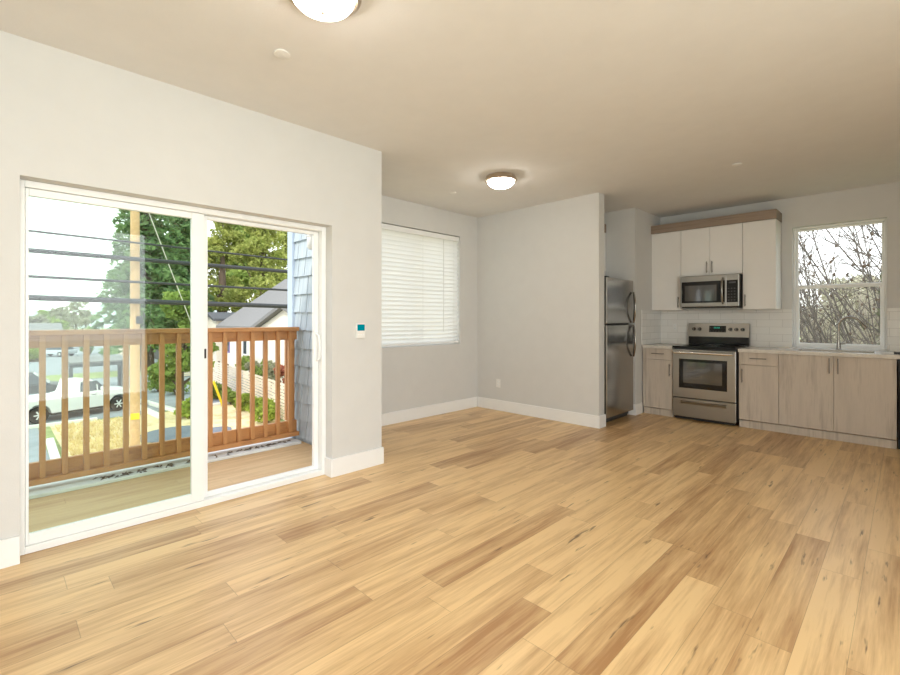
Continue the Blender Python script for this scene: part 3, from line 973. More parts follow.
M['redl'] = m_leaf('reddish leaves', srgb(150, 70, 56), srgb(196, 140, 110), 2)
M['drygrass'] = m_leaf('dry grass blades', srgb(206, 176, 116), srgb(240, 222, 168), 2)
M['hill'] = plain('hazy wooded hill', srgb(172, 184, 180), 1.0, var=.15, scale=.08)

struct('ground', B(-320, 120, -120, 260, GZ - .3, GZ), M['lawn'])
struct('street', B(-36, -26.6, -80, 120, GZ + .001, GZ + .02), M['asphalt'])
struct('trim_4', B(-26.58, -26.35, -80, 3.4, GZ + .001, GZ + .12).box(-26.58, -26.35, 6.5, 120, GZ + .001, GZ + .12), M['concrete'], label='pale concrete street curb')
struct('ground_yard', B(-26.3, -5.0, 1.75, 9.2, GZ + .001, GZ + .015), M['dry'])
struct('path_drive', B(-26.3, -5.0, -6.0, 1.35, GZ + .001, GZ + .015), M['asphalt'])
rg_ = random.Random(11)
gb = MB()
for _ in range(5200):
    px, py = rg_.uniform(45, 182), rg_.uniform(417, 458)
    p = ground(px, py)
    if not (-26.2 < p.x < -15 and 1.9 < p.y < 7.2) or math.hypot(p.x + 19.3, p.y - 3.6) < .75 or (px > 128 and py < 432) or px > 140: continue
    a = rg_.uniform(0, 6.28); h = rg_.uniform(.05, .2); w = .03
    dx, dy = w * math.cos(a), w * math.sin(a)
    gb.add([(p.x - dx, p.y - dy, GZ), (p.x + dx, p.y + dy, GZ), (p.x + rg_.uniform(-.1, .1), p.y + rg_.uniform(-.1, .1), GZ + h)], [(0, 1, 2)])
tag(gb.build('dry_grass', M['drygrass']), 'dry straw-coloured grass on the verge before the street', 'grass', kind='stuff')
p1, p2 = ground(50, 443), ground(57, 466)
cb = MB()
for i, (a, b_) in enumerate(((p1, p2),)):
    dv = (b_ - a).normalized(); nv = Vector((-dv.y, dv.x, 0)) * .13
    for z0, z1 in ((GZ + .016, GZ + .20),):
        cb.add([a - nv + Vector((0, 0, z0 - GZ)), a + nv + Vector((0, 0, z0 - GZ)), b_ + nv + Vector((0, 0, z0 - GZ)), b_ - nv + Vector((0, 0, z0 - GZ)),
                a - nv * .8 + Vector((0, 0, z1 - GZ)), a + nv * .8 + Vector((0, 0, z1 - GZ)), b_ + nv * .8 + Vector((0, 0, z1 - GZ)), b_ - nv * .8 + Vector((0, 0, z1 - GZ))],
               [(0, 3, 2, 1), (4, 5, 6, 7), (0, 1, 5, 4), (1, 2, 6, 5), (2, 3, 7, 6), (3, 0, 4, 7)])
tag(cb.build('kerb_block', M['concrete'], None, .03), 'white concrete kerb block beside the drive, by the dry grass', 'kerb', 'concrete kerbs')
for (a, b_, lab) in (((141, 402), (178, 413), 'longer pale concrete kerb lying to the right of the utility pole'),
                     ((138, 408), (162, 419), 'short pale concrete kerb lying just right of the pole, nearer than the long one')):
    a, b_ = ground(*a), ground(*b_)
    dv = (b_ - a).normalized(); nv = Vector((-dv.y, dv.x, 0)) * .16
    up = Vector((0, 0, .17)); b0 = Vector((0, 0, .016))
    o = MB().add([a - nv + b0, a + nv + b0, b_ + nv + b0, b_ - nv + b0, a - nv * .8 + up, a + nv * .8 + up, b_ + nv * .8 + up, b_ - nv * .8 + up],
                 [(0, 3, 2, 1), (4, 5, 6, 7), (0, 1, 5, 4), (1, 2, 6, 5), (2, 3, 7, 6), (3, 0, 4, 7)]).build('kerb_block', M['concrete'], None, .03)
    tag(o, lab, 'kerb', 'concrete kerbs')
for px, py, rx, ry, lab in ((174, 434, 1.2, .62, 'dark asphalt patch on the dry ground beside the white stile'), (214, 432, .6, .4, 'small dark round patch in the yard right of the stile')):
    c = ground(px, py)
    vs = []
    m_ = MB()
    n_ = 28
    ring = [(c + rx * math.cos(2 * math.pi * k / n_) * RGT + ry * 2.2 * math.sin(2 * math.pi * k / n_) * FWD) for k in range(n_)]
    m_.add([(q.x, q.y, GZ + .0155) for q in ring] + [(q.x, q.y, GZ + .035) for q in ring],
           [tuple(range(n_, 2 * n_))] + [(k, (k + 1) % n_, n_ + (k + 1) % n_, n_ + k) for k in range(n_)])
    tag(m_.build('asphalt_patch', M['asphalt2']), lab, 'asphalt patch', 'asphalt patches')


# ------------------------------------------------------------------ utility pole, cables, guy wire
PP = ground(135, 449)
up_ = thing('utility_pole', 'tall tan wooden utility pole standing in the dry grass before the street', 'utility pole', (PP.x, PP.y, GZ))
MB().tube([(PP.x, PP.y, GZ), (PP.x, PP.y, 2.0), (PP.x, PP.y, 8.0)], [.165, .15, .13], 16).build('shaft', M['pole'], up_, smooth=True)
tv = (Vector((0, 0, 0)) - Vector((PP.x, PP.y, 0))).normalized()
tz = at(133, 416, 16.4).z
tb = MB(Matrix.Translation((PP.x, PP.y, 0)) @ Matrix.Rotation(math.atan2(tv.y, tv.x), 4, 'Z'))
tb.box(.166, .185, -.13, .13, tz - .10, tz + .12)
tb.build('yellow_tag', M['yellow'], up_)
bx = MB(Matrix.Translation((PP.x, PP.y, 0)) @ Matrix.Rotation(math.atan2(tv.y, tv.x) + .5, 4, 'Z'))
bx.lathe([(.10, 0), (.10, .25), (.08, .27)], (.27, 0, 1.1), 14)
bx.build('splice_case', M['cable'], up_, smooth=True)

CX = PP.x + .27
for zl, zr, r_, nm, lab in ((4.02, 3.875, .035, 'overhead_wire', 'topmost and thinnest of the black wires crossing the balcony view'),
                            (3.41, 3.357, .075, 'overhead_cable', 'upper of the two thick black cables crossing the balcony view'),
                            (2.60, 2.54, .045, 'overhead_wire', 'medium black wire running between the two thick cables'),
                            (1.94, 1.82, .09, 'overhead_cable', 'lowest thick black cable, just above the railing')):
    pts = []
    for k in range(33):
        y = -30 + 70 * k / 32
        zz = zl + (zr - zl) * (y - .65) / (9.53 - .65) * (1 if -2 < y < 14 else 1) if False else zl + (zr - zl) * max(-.4, min(1.4, (y - .65) / 8.9))
        pts.append((CX + .02 * (1 if r_ > .03 else -1), y, zz))
    tag(MB().tube(pts, r_, 8).build(nm, M['cable'], smooth=True), lab, 'cable', 'overhead cables')

ga, gb_ = Vector((PP.x, PP.y + .17, 5.9)), ground(226, 414)
gw = thing('guy_wire', 'pale guy wire slanting from the utility pole down to the yard', 'wire', (gb_.x, gb_.y, GZ))
MB().tube([ga, gb_], .02, 6).build('strand', M['concrete'], gw, smooth=True)
gd = (ga - gb_).normalized()
MB().tube([gb_ + gd * .05, gb_ + gd * 2.1], .055, 8).build('yellow_guard', M['yellow'], gw, smooth=True)


# ------------------------------------------------------------------ vehicles
def wheel(xf, x, y, r, parent, side):
    w = MB(xf).lathe([(r * .62, -.1), (r * .96, -.1), (r, -.06), (r, .06), (r * .96, .1), (r * .62, .1)], (x, y, r), 24, 'y').build('wheel', M['rubber'], parent, smooth=True)
    h = MB(xf).lathe([(r * .6, .0), (r * .6, side * .085), (r * .5, side * .095), (r * .2, side * .09)], (x, y, r), 24, 'y')
    for k in range(6):
        a = math.pi * k / 3
        h.tube([(x, y + side * .1, r), (x + r * .55 * math.cos(a), y + side * .1, r + r * .55 * math.sin(a))], .03, 5)
    h.build('hub', M['rim'], w)


def car_xf(p, fwd):
    fwd = Vector((fwd.x, fwd.y, 0)).normalized()
    lft = Vector((-fwd.y, fwd.x, 0))
    m = Matrix(((fwd.x, lft.x, 0, p.x), (fwd.y, lft.y, 0, p.y), (0, 0, 1, GZ + .021), (0, 0, 0, 1)))
    return m


def loft(mb, secs):
    """secs: list of closed outlines (same count) joined one after another"""
    n = len(secs[0])
    vs = [p for s_ in secs for p in s_]
    fs = []
    for i in range(len(secs) - 1):
        for k in range(n):
            k2 = (k + 1) % n
            fs.append((i * n + k, i * n + k2, (i + 1) * n + k2, (i + 1) * n + k))
    fs.append(tuple(range(n))[::-1]); fs.append(tuple((len(secs) - 1) * n + k for k in range(n)))
    mb.add(vs, fs)
    return mb


# pickup: local x forward, origin below the rear axle
q0, q1 = ground(38, 424), ground(117.5, 411)
ax = (q1 - q0)
wb = ax.length
px_ = car_xf(q0 + Vector((-ax.y, ax.x, 0)).normalized() * .80, ax)
tk = thing('pickup_truck', 'white pickup truck parked on the street beyond the railing', 'truck', (q0.x, q0.y, GZ))
WD = .92
s1 = [(-1.15, .50), (-1.15, 1.05), (1.15, 1.08), (1.15, 1.12), (wb + .15, 1.12), (wb + .85, 1.02), (wb + .92, .50), (wb + .45, .42), (wb + .38, .62), (wb + .2, .80), (wb, .84), (wb - .2, .80), (wb - .38, .62), (wb - .45, .38), (.45, .38), (.38, .62), (.2, .80), (0, .84), (-.2, .80), (-.38, .62), (-.45, .45)]
body = MB(px_).prism(s1, 1, -WD, WD)
body.build('body', M['white'], tk, .03)
cx0, cx1 = 1.28, 2.80
loft(MB(px_), [[(cx0 + .02, y, 1.10), (cx1, y, 1.10), (cx1 - .72, y * .86, 1.72), (cx0 + .18, y * .86, 1.74)] for y in (-WD + .03, WD - .03)]).build('cab', M['white'], tk, .04)
for sd in (-1, 1):
    yo = lambda f_: sd * ((WD - .03) * (1 - .14 * f_) + .006)
    w_ = [(cx0 + .28, .12), (cx0 + .98, .12), (cx0 + .98, .84), (cx0 + .34, .86)]
    MB(px_).add([(a, yo(f_), 1.10 + .63 * f_) for a, f_ in w_], [(0, 1, 2, 3)]).add([(a, yo(f_) + sd * .004, 1.10 + .63 * f_) for a, f_ in w_], [(0, 1, 2, 3)]).build('side_window', M['carwin'], tk)
    w_ = [(cx0 + 1.03, .12), (cx1 - .14, .12), (cx1 - .72, .84), (cx0 + 1.03, .84)]
    MB(px_).add([(a, yo(f_), 1.10 + .63 * f_) for a, f_ in w_], [(0, 1, 2, 3)]).add([(a, yo(f_) + sd * .004, 1.10 + .63 * f_) for a, f_ in w_], [(0, 1, 2, 3)]).build('side_window', M['carwin'], tk)
    MB(px_).box(cx1 - .40, cx1 - .28, sd * (WD + .12), sd * (WD - .02), 1.16, 1.34).build('mirror', M['white'], tk, .02)
    MB(px_).box(cx0 + .75, cx0 + .92, sd * (WD + .004), sd * (WD + .02), .98, 1.01).build('door_handle', M['black'], tk)
    for xx in (0, wb):
        wheel(px_, xx, sd * (WD - .10), .37, tk, sd)
MB(px_).add([(cx1 + .01, -.76, 1.16), (cx1 + .01, .76, 1.16), (cx1 - .66, .68, 1.70), (cx1 - .66, -.68, 1.70)], [(0, 1, 2, 3)]).build('windscreen', M['carwin'], tk)
MB(px_).box(-1.16, -1.10, -WD + .1, WD - .1, .45, .6).box(wb + .90, wb + .99, -WD + .05, WD - .05, .42, .62).build('bumper', M['dgrey'], tk, .02)
MB(px_).box(.5, wb - .5, -WD + .06, WD - .06, .28, .40).build('sill', M['dgrey'], tk)


def sedan(name, p, fwd, mat, label, L=4.4, tall=1.45):
    xf = car_xf(p, fwd)
    o = thing(name, label, 'car', (p.x, p.y, GZ), 'cars beyond the street')
    h = .85
    o_ = [(-L / 2, .35), (-L / 2, h - .08), (-L / 2 + .5, h), (L / 2 - 1.1, h), (L / 2, h - .2), (L / 2, .35)]
    MB(xf).prism(o_, 1, -.86, .86).build('body', mat, o, .06)
    loft(MB(xf), [[(-L / 2 + .35, y, h), (L / 2 - 1.15, y, h), (L / 2 - 1.9, y * .8, tall), (-L / 2 + .95, y * .8, tall)] for y in (-.82, .82)]).build('cabin', M['carwin'], o, .05)
    MB(xf).box(-L / 2 + .98, L / 2 - 1.92, -.64, .64, tall - .02, tall + .03).build('roof', mat, o, .02)
    for sx in (-L / 2 + .8, L / 2 - .85):
        for sd in (-1, 1):
            wheel(xf, sx, sd * .78, .32, o, sd)


sedan('car', ground(55, 356.5), Vector((-.55, -.5, 0)), M['silver'], 'silver car parked far beyond the street, seen between two balusters', 4.4, 1.5)
sedan('car', ground(27, 399), Vector((.1, 1, 0)), M['dgrey'], 'dark grey car behind the white pickup truck at the left edge of the glass', 4.4, 1.5)

# flat canopy beyond the truck
cp_ = thing('carport', 'dark flat-roofed carport standing beyond the white pickup truck', 'carport', (-31, 6, GZ))
ca, cb_, cc, cd_ = at(70, 366, 26.5), at(124, 369, 28.5), at(120, 362, 32), at(64, 361, 31)
zc_ = -1.35
MB().add([(q.x, q.y, zc_ - .22) for q in (ca, cb_, cc, cd_)] + [(q.x, q.y, zc_) for q in (ca, cb_, cc, cd_)],
         [(0, 3, 2, 1), (4, 5, 6, 7), (0, 1, 5, 4), (1, 2, 6, 5), (2, 3, 7, 6), (3, 0, 4, 7)]).build('fascia', M['roofd'], cp_)
MB().add([(q.x, q.y, zc_ + .001) for q in (ca, cb_, cc, cd_)] + [(q.x, q.y, zc_ + .08) for q in (ca, cb_, cc, cd_)],
         [(0, 3, 2, 1), (4, 5, 6, 7), (0, 1, 5, 4), (1, 2, 6, 5), (2, 3, 7, 6), (3, 0, 4, 7)]).build('roof_sheet', M['roof'], cp_)
for q in (ca, cb_, cc, cd_):
    q = q * .97 + (ca + cb_ + cc + cd_) / 4 * .03
    B(q.x - .09, q.x + .09, q.y - .09, q.y + .09, GZ, zc_ - .221).build('post', M['roofd'], cp_)
struct('path_lot', B(-120, -37, -80, 22, GZ + .001, GZ + .012), M['asphalt'])
struct('ground_verge', B(-50, -45, -60, 12, GZ + .0125, GZ + .03), M['lawn'])


# ------------------------------------------------------------------ trees and shrubs
def blob_pts(rnd, c, rad, n, shell=.35):
    out = []
    for _ in range(n):
        v = Vector((rnd.gauss(0, 1), rnd.gauss(0, 1), rnd.gauss(0, 1))).normalized()
        r_ = rnd.uniform(shell, 1) ** .6
        out.append(Vector(c) + Vector((v.x * rad[0], v.y * rad[1], v.z * rad[2])) * r_)
    return out


def broad_tree(name, base, h, rad, mat, label, cat='tree', n=5200, leaf=.34, clumps=26, seed=1, group=None, low=.25):
    rnd = random.Random(seed)
    o = thing(name, label, cat, base, group)
    bx_, by_, bz_ = base
    tk_ = MB().tube([(bx_, by_, bz_), (bx_ + .1, by_, bz_ + h * .35), (bx_, by_ + .1, bz_ + h * .8)], [.28 * h / 8, .2 * h / 8, .05], 10)
    cl = []
    for _ in range(clumps):
        f = rnd.uniform(low, .97)
        rr_ = rad * math.sin(math.pi * min(1, .12 + .88 * ((f - low) / (1 - low)) ** .8)) ** .7
        a = rnd.uniform(0, 6.283)
        q = rr_ * math.sqrt(rnd.uniform(.15, 1)) * .85
        cl.append(Vector((bx_ + q * math.cos(a), by_ + q * math.sin(a), bz_ + f * h)))
    for c in cl[:12]:
        tk_.tube([(bx_, by_, bz_ + (c.z - bz_) * .6), tuple(c)], [.09, .02], 6)
    tk_.build('trunk', M['bark'], o, smooth=True)
    mb = MB()
    for c in cl:
        k = rad * rnd.uniform(.25, .42)
        leafmesh(mb, blob_pts(rnd, c, (k, k, k * .8), n // clumps), leaf, rnd)
    mb.build('foliage', mat, o)
    return o


def conifer(name, base, h, rad, mat, label, seed=1, n=6500, leaf=.38, group=None, low=.12):
    rnd = random.Random(seed)
    o = thing(name, label, 'tree', base, group)
    b0 = Vector(base)
    tk_ = MB().tube([b0, b0 + Vector((0, 0, h * .5)), b0 + Vector((0, 0, h))], [.03 * h, .018 * h, .01], 10)
    mb = MB()
    nb = 120
    for i in range(nb):
        f = low + (1 - low) * (i / nb)
        L = rad * (1 - ((f - low) / (1 - low)) ** 1.3) * rnd.uniform(.7, 1.1) + .2
        a = i * 2.39996 + rnd.uniform(-.3, .3)
        st = b0 + Vector((0, 0, f * h))
        d = Vector((math.cos(a), math.sin(a), 0))
        pts = [st + d * L * s_ + Vector((0, 0, .25 * L * s_ - .55 * L * s_ * s_)) for s_ in (0, .35, .7, 1)]
        tk_.tube(pts, [.05, .04, .025, .008], 5)
        m_ = int(n / nb * (.35 + L / rad))
        lp = []
        for _ in range(m_):
            s_ = rnd.uniform(.12, 1)
            side = Vector((-d.y, d.x, 0)) * rnd.gauss(0, .20 * L * (1.15 - s_) + .08)
            lp.append(st + d * L * s_ + Vector((0, 0, .25 * L * s_ - .55 * L * s_ * s_ + rnd.gauss(-.1, .16))) + side)
        leafmesh(mb, lp, leaf, rnd, .4, 2.2)
    tk_.build('trunk', M['bark'], o, smooth=True)
    mb.build('foliage', mat, o)
    return o


TG = 'trees beyond the balcony'


def gpt(px, d):
    p = at(px, HORIZON, d)
    return (p.x, p.y, GZ)


conifer('conifer_tree', gpt(146, 41), 22, 4.6, M['conif'], 'tall dark green conifer behind the utility pole', 2, 15000, .27, TG)
conifer('conifer_tree', gpt(182, 49), 22, 3.4, M['conif'], 'dark conifer just right of the tall one, beside the door stile', 5, 12000, .30, TG)
broad_tree('leafy_tree', gpt(180, 24), 5.9, 1.7, M['midg'], 'mid green leafy tree in front of the conifers, above the kerbs', n=4200, leaf=.2, seed=8, group=TG)
broad_tree('leafy_tree', gpt(222, 60), 21.5, 3.3, M['leafy'], 'yellow green tree at the left of the clear glass pane', n=16000, leaf=.27, clumps=60, seed=3, group=TG, low=.12)
broad_tree('leafy_tree', gpt(262, 52), 18.0, 3.7, M['leafy'], 'tall yellow green tree in the middle of the clear pane', n=16000, leaf=.25, clumps=60, seed=4, group=TG, low=.12)
broad_tree('leafy_tree', gpt(292, 64), 20.0, 4.2, M['leafy'], 'yellow green tree nearest the shingled wall', n=14000, leaf=.28, clumps=56, seed=6, group=TG, low=.12)
broad_tree('leafy_tree', gpt(241, 78), 21.0, 6.0, M['midg'], 'darker green tree far back between the yellow green ones', n=6000, leaf=.6, clumps=30, seed=9, group=TG, low=.1)
for i, (px, d, h, r_, mt, lab) in enumerate((
        (33, 85, 4.9, 3.4, 'olive', 'leftmost low olive tree on the skyline'), (46, 104, 5.8, 4, 'midg', 'low green tree on the skyline above the silver car'),
        (60, 118, 6.8, 4.5, 'olive', 'olive tree on the skyline above the pickup bed'), (76, 138, 9.5, 5.5, 'olive', 'taller olive tree on the skyline, left of the far white house'),
        (90, 60, 3.2, 1.6, 'midg', 'small green tree beyond the carport'))):
    broad_tree('distant_tree', gpt(px, d), h, r_, M[mt], lab, n=900, leaf=.7 if d > 70 else .3, clumps=14, seed=20 + i, group='distant trees', low=.15)
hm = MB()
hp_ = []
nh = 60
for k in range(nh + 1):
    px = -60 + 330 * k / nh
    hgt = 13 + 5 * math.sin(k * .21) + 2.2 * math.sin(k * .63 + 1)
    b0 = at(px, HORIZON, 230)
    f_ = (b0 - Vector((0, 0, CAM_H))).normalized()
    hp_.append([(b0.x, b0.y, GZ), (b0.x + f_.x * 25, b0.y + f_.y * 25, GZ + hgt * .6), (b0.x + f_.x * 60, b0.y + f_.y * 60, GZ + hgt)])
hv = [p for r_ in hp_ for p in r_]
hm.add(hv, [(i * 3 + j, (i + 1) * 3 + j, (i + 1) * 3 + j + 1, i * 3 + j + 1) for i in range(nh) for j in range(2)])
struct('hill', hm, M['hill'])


def shrub(px, py, r_, h, mat, label, name='shrub', seed=1, n=700, leaf=.13, zg=GZ, cat='shrub', group='shrubs in the yard'):
    rnd = random.Random(seed)
    p = ground(px, py, zg)
    o = thing(name, label, cat, (p.x, p.y, zg), group)
    st = MB()
    for k in range(5):
        a = rnd.uniform(0, 6.28)
        st.tube([(p.x, p.y, zg), (p.x + r_ * .5 * math.cos(a), p.y + r_ * .5 * math.sin(a), zg + h * .6)], [.03, .01], 5)
    st.build('stem', M['bark'], o)
    mb = MB()
    for k in range(7):
        a = rnd.uniform(0, 6.28); q = rnd.uniform(0, .6) * r_
        leafmesh(mb, blob_pts(rnd, (p.x + q * math.cos(a), p.y + q * math.sin(a), zg + h * rnd.uniform(.3, .72)), (r_ * .55, r_ * .55, h * .3), n // 7), leaf, rnd)
    mb.build('foliage', mat, o)


for i, (px, py, r_, h, mt, lab) in enumerate((
        (246, 411, .55, .9, 'bright', 'bright green shrub in the yard in the middle of the clear pane'),
        (258, 417, .55, 1.0, 'bright', 'bright green shrub, second from the shingled wall'),
        (268, 423, .6, 1.1, 'bright', 'bright green shrub nearest the shingled wall'),
        (231, 405, .5, .9, 'midg', 'dull green shrub behind the end of the guy wire'),
        (217, 399, .7, 1.0, 'midg', 'green shrub just right of the door stile'),
        (190, 418, .7, .9, 'bright', 'yellow green shrub seen through the tinted pane beside the stile'),
        (176, 395, 1.0, 1.3, 'midg', 'green shrub under the slat fence in the tinted pane'),
        (158, 392, 1.0, 1.2, 'midg', 'green shrub to the right of the utility pole, below the fence'))):
    shrub(px, py, r_, h, M[mt], lab, seed=40 + i)

# slat fence
def slat_fence(fa_, fb_, npan, label):
    fdir = (fb_ - fa_).normalized()
    flen = (fb_ - fa_).length
    fn = Vector((-fdir.y, fdir.x, 0))
    fx_ = Matrix(((fdir.x, fn.x, 0, fa_.x), (fdir.y, fn.y, 0, fa_.y), (0, 0, 1, GZ), (0, 0, 0, 1)))
    fe = thing('slat_fence', label, 'fence', (fa_.x, fa_.y, GZ), 'slat fences')
    for k in range(npan):
        a0, a1 = flen * k / npan, flen * (k + 1) / npan
        mb = MB(fx_)
        for r_ in range(11):
            mb.box(a0 + .005, a1 - .005, .0, .02, .10 + r_ * .152, .10 + r_ * .152 + .115)
        mb.build('slat_panel', M['slatw'], fe)
    for k in range(npan + 1):
        MB(fx_).box(flen * k / npan - .05, flen * k / npan + .05, -.10, -.001, 0, 1.8).build('post', M['bark'], fe)
    return fdir, flen, fn


slat_fence(Vector((-40.9, 9.2, 0)), Vector((-40.9, 11.35, 0)), 1, 'short far run of slat fence under the conifers, left of the door stile')
fa_, fb_ = Vector((-13.2, 8.56, 0)), Vector((-40.6, 11.67, 0))
fdir, flen, fn = slat_fence(fa_, fb_, 11, 'long pale horizontal slat fence along the side of the yard')
for i in range(9):
    f = .10 + .075 * i
    q = fa_ + fdir * flen * f - fn * .9
    o_rnd = random.Random(70 + i)
    lab = ['first', 'second', 'third', 'fourth', 'fifth', 'sixth', 'seventh', 'eighth', 'ninth'][i] + ' bush from the right showing over the slat fence'
    o = thing('fence_bush', lab, 'bush', (q.x, q.y + .5, GZ), 'bushes behind the slat fence')
    MB().tube([(q.x, q.y + .5, GZ), (q.x, q.y + .5, GZ + 1.3)], [.05, .02], 6).build('stem', M['bark'], o)
    mb = MB()
    for k in range(6):
        leafmesh(mb, blob_pts(o_rnd, (q.x + o_rnd.uniform(-.7, .7), q.y + .6 + o_rnd.uniform(-.2, .4), GZ + o_rnd.uniform(1.2, 1.9)), (.45, .3, .3), 110), .13, o_rnd)
    mb.build('foliage', M['redl' if i in (2, 4) else ('olive' if i % 2 else 'midg')], o)


# houses
def gable_house(name, label, x0, x1, y0, y1, ze, zr, wall, roof, axis='x', over=.4):
    """ridge runs along axis"""
    o = thing(name, label, 'house', ((x0 + x1) / 2, (y0 + y1) / 2, GZ), 'neighbouring houses')
    if axis == 'x':
        ym = (y0 + y1) / 2
        MB().prism([(y0, GZ), (y1, GZ), (y1, ze), (ym, zr), (y0, ze)], 0, x0, x1).build('walls', wall, o)
        sl_ = (zr - ze) / (ym - y0)
        MB().prism([(y0 - over, ze - over * sl_ + .03), (ym, zr + .03), (y1 + over, ze - over * sl_ + .03), (y1 + over, ze - over * sl_ + .23), (ym, zr + .25), (y0 - over, ze - over * sl_ + .23)], 0, x0 - over, x1 + over).build('roof', roof, o)
    else:
        xm = (x0 + x1) / 2
        MB().prism([(x0, GZ), (x1, GZ), (x1, ze), (xm, zr), (x0, ze)], 1, y0, y1).build('walls', wall, o)
        sl_ = (zr - ze) / (xm - x0)
        MB().prism([(x0 - over, ze - over * sl_ + .03), (xm, zr + .03), (x1 + over, ze - over * sl_ + .03), (x1 + over, ze - over * sl_ + .23), (xm, zr + .25), (x0 - over, ze - over * sl_ + .23)], 1, y0 - over, y1 + over).build('roof', roof, o)
    return o


h1 = gable_house('house', 'cream house with a pale grey roof beyond the slat fence', -42.4, -24, 14.2, 26, .75, 4.9, M['creamw'], M['roof'])
MB().prism([(-32.6, GZ), (-22.6, GZ), (-22.6, .35), (-27.6, 1.95), (-32.6, .35)], 1, 13.0, 14.19).build('porch_gable', M['creamw'], h1)
MB().prism([(-33.1, .22), (-27.6, 1.98), (-22.1, .22), (-22.1, .44), (-27.6, 2.22), (-33.1, .44)], 1, 12.6, 20).build('porch_roof', M['roof'], h1)
M['purple'] = plain('purple window trim', srgb(140, 120, 170), .6)
for (wx, wz) in ((-41.0, -1.6), (-37.2, -1.6), (-30.6, -1.5), (-26.4, -1.5)):
    yf = 14.19 if wx < -32.6 else 12.99
    fr_ = ring_xz(MB(), wx - .45, wx + .45, wz, wz + 1.3, yf - .05, yf, .1, .1, .1, .1).build('window', M['purple'] if wx == -41.0 else M['white'], h1)
    B(wx - .35, wx + .35, yf - .03, yf - .01, wz + .1, wz + 1.2).build('pane', M['carwin'], fr_)
dh = thing('house', 'dark grey house with a sloping roof behind the trees, beside the door stile', 'house', (-63, 15.4, GZ), 'neighbouring houses')
MB().prism([(13.4, GZ), (17.3, GZ), (17.3, 6.4), (13.4, 4.2)], 0, -66, -60).build('walls', M['wallgrey'], dh)
MB().prism([(12.9, 3.96), (17.35, 6.46), (17.35, 6.7), (12.9, 4.2)], 0, -66.5, -59.5).build('roof', M['roofd'], dh)
gs = gable_house('garage', 'small cream outbuilding behind the shrubs, left of the grey roof', -46.2, -43.3, 14.0, 16.6, 1.2, 1.65, M['creamw'], M['roofd'], 'y')
gable_house('house', 'far white gabled house on the skyline left of the conifer', -92, -84, 15.2, 20.8, -.2, 1.6, M['creamw'], M['roof'])
gable_house('house', 'far grey-roofed house beyond the street, above the carport', -78, -70, 11.8, 16.6, -2.0, -.6, M['tan'], M['roof'], 'y')
gable_house('house', 'far pale house at the left edge of the glass', -98, -90, 2.0, 7.2, -1.2, .4, M['tan'], M['roof'], 'y')
hd = random.Random(91)
p = ground(31, 362)
o = thing('hedge', 'clipped green hedge beyond the street at the left edge of the glass', 'hedge', (p.x, p.y, GZ))
mb = MB()
for k in range(10):
    leafmesh(mb, blob_pts(hd, (p.x, p.y - .5 + k * .12, GZ + .75), (.6, .4, .75), 130, .7), .22, hd)
mb.build('foliage', M['bright'], o)
B(p.x - .4, p.x + .4, p.y - .7, p.y + .8, GZ, GZ + .9).build('core', M['bark'], o)


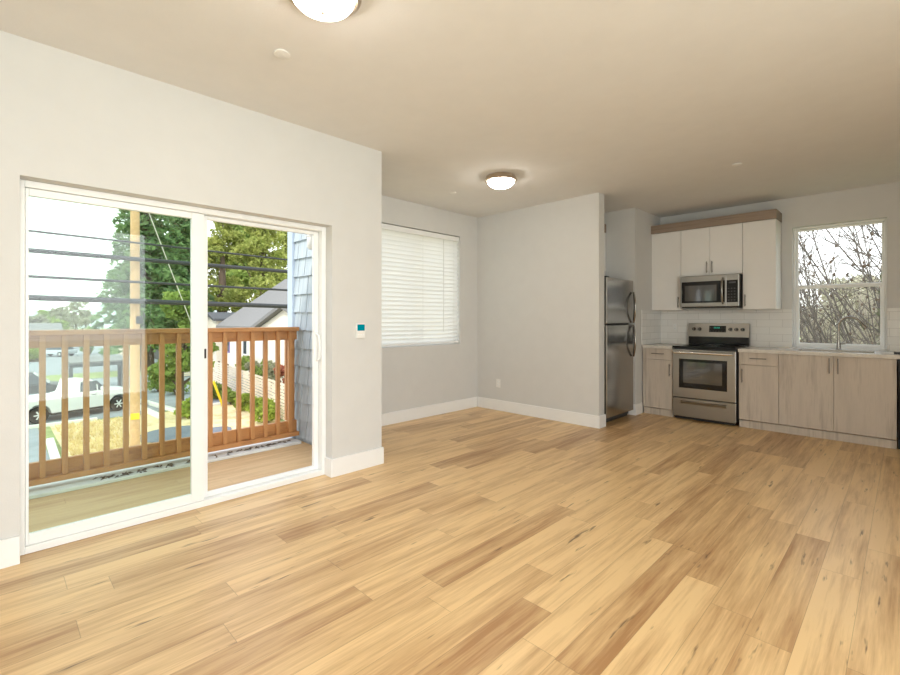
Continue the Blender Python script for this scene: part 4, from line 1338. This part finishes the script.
# ------------------------------------------------------------------ outside the kitchen window
def stem_clump(name, base, n, label, seed, lean=-.5, width=1.3, h=7.2, r0=.028, mat='twig'):
    rnd = random.Random(seed)
    o = thing(name, label, 'tree', base, 'bare trees outside the kitchen window')
    st, tw, bd = MB(), MB(), MB()
    b0 = Vector(base)
    for k in range(n):
        p = b0 + Vector((rnd.uniform(-width, width), rnd.uniform(-.9, .9), 0))
        L = h * rnd.uniform(.75, 1.1)
        d = Vector((lean + rnd.gauss(0, .16), rnd.gauss(0, .06), 1)).normalized()
        m_ = 14
        pts, rs = [p.copy()], [r0 * rnd.uniform(.8, 1.3)]
        rb = rs[0]
        for i in range(1, m_ + 1):
            d = (d + Vector((rnd.gauss(0, .05), rnd.gauss(0, .035), rnd.gauss(.01, .03)))).normalized()
            p = p + d * L / m_
            pts.append(p.copy()); rs.append(max(.008, rb * (1 - .72 * i / m_)))
            if i > 2:
                for _ in range(rnd.choice((2, 2, 3))):
                    q = p.copy()
                    dd = (d * .8 + Vector((rnd.gauss(0, .6), rnd.gauss(0, .35), rnd.gauss(.15, .35)))).normalized()
                    tl = rnd.uniform(.35, 1.25) * (1.1 - .4 * i / m_)
                    tp = [q.copy()]
                    for j in range(3):
                        dd = (dd + Vector((rnd.gauss(0, .14), rnd.gauss(0, .1), rnd.gauss(.03, .1)))).normalized()
                        q = q + dd * tl / 3
                        tp.append(q.copy())
                        if rnd.random() < .55:
                            e_ = (dd + Vector((rnd.gauss(0, .7), rnd.gauss(0, .4), rnd.gauss(.1, .4)))).normalized()
                            tw.tube([q, q + e_ * rnd.uniform(.15, .5)], [.006, .004], 4, cap=False)
                        if rnd.random() < .16:
                            bd.lathe([(.004, -.03), (.024, 0), (.004, .03)], q, 6)
                    tw.tube(tp, [.010, .008, .006, .004], 4, cap=False)
        st.tube(pts, rs, 6, cap=False)
    st.build('stem', M[mat], o, smooth=True)
    tw.build('branches', M[mat], o)
    bd.build('buds', M['bark'], o)


stem_clump('bare_tree', (1.7, 11.2, GZ), 50, 'bare many-stemmed tree with dark stems leaning left outside the kitchen window', 5, -.48, 2.0, 7.6, .022)
stem_clump('bare_tree', (.2, 14.6, GZ), 46, 'second bare thicket tree farther from the kitchen window, with finer twigs', 8, -.2, 2.4, 5.6, .016, 'twigl')
stem_clump('bare_tree', (-1.6, 18.0, GZ), 46, 'low bare tree at the left of the kitchen window view', 13, .03, 2.4, 5.6, .018, 'twigl')
for i, (x, y, h, r_, mt, lab) in enumerate((
        (-4.2, 20.5, 5.6, 1.5, 'thick', 'leftmost olive thicket bush behind the sink window'), (-1.5, 23.5, 6.3, 2.2, 'thick', 'olive thicket bush behind the faucet'),
        (.9, 20.5, 6.0, 1.7, 'thick', 'rightmost olive thicket bush behind the kitchen window'),
        (-.10, 9.4, 6.7, .24, 'darkol', 'dark evergreen at the right edge of the kitchen window'))):
    broad_tree('thicket_bush', (x, y, GZ), h, r_, M[mt], lab, 'bush', n=11000 if i < 3 else 6000, leaf=.13 if i < 3 else .05, clumps=70 if i < 3 else 90, seed=110 + i, group='bushes outside the kitchen window', low=.1)
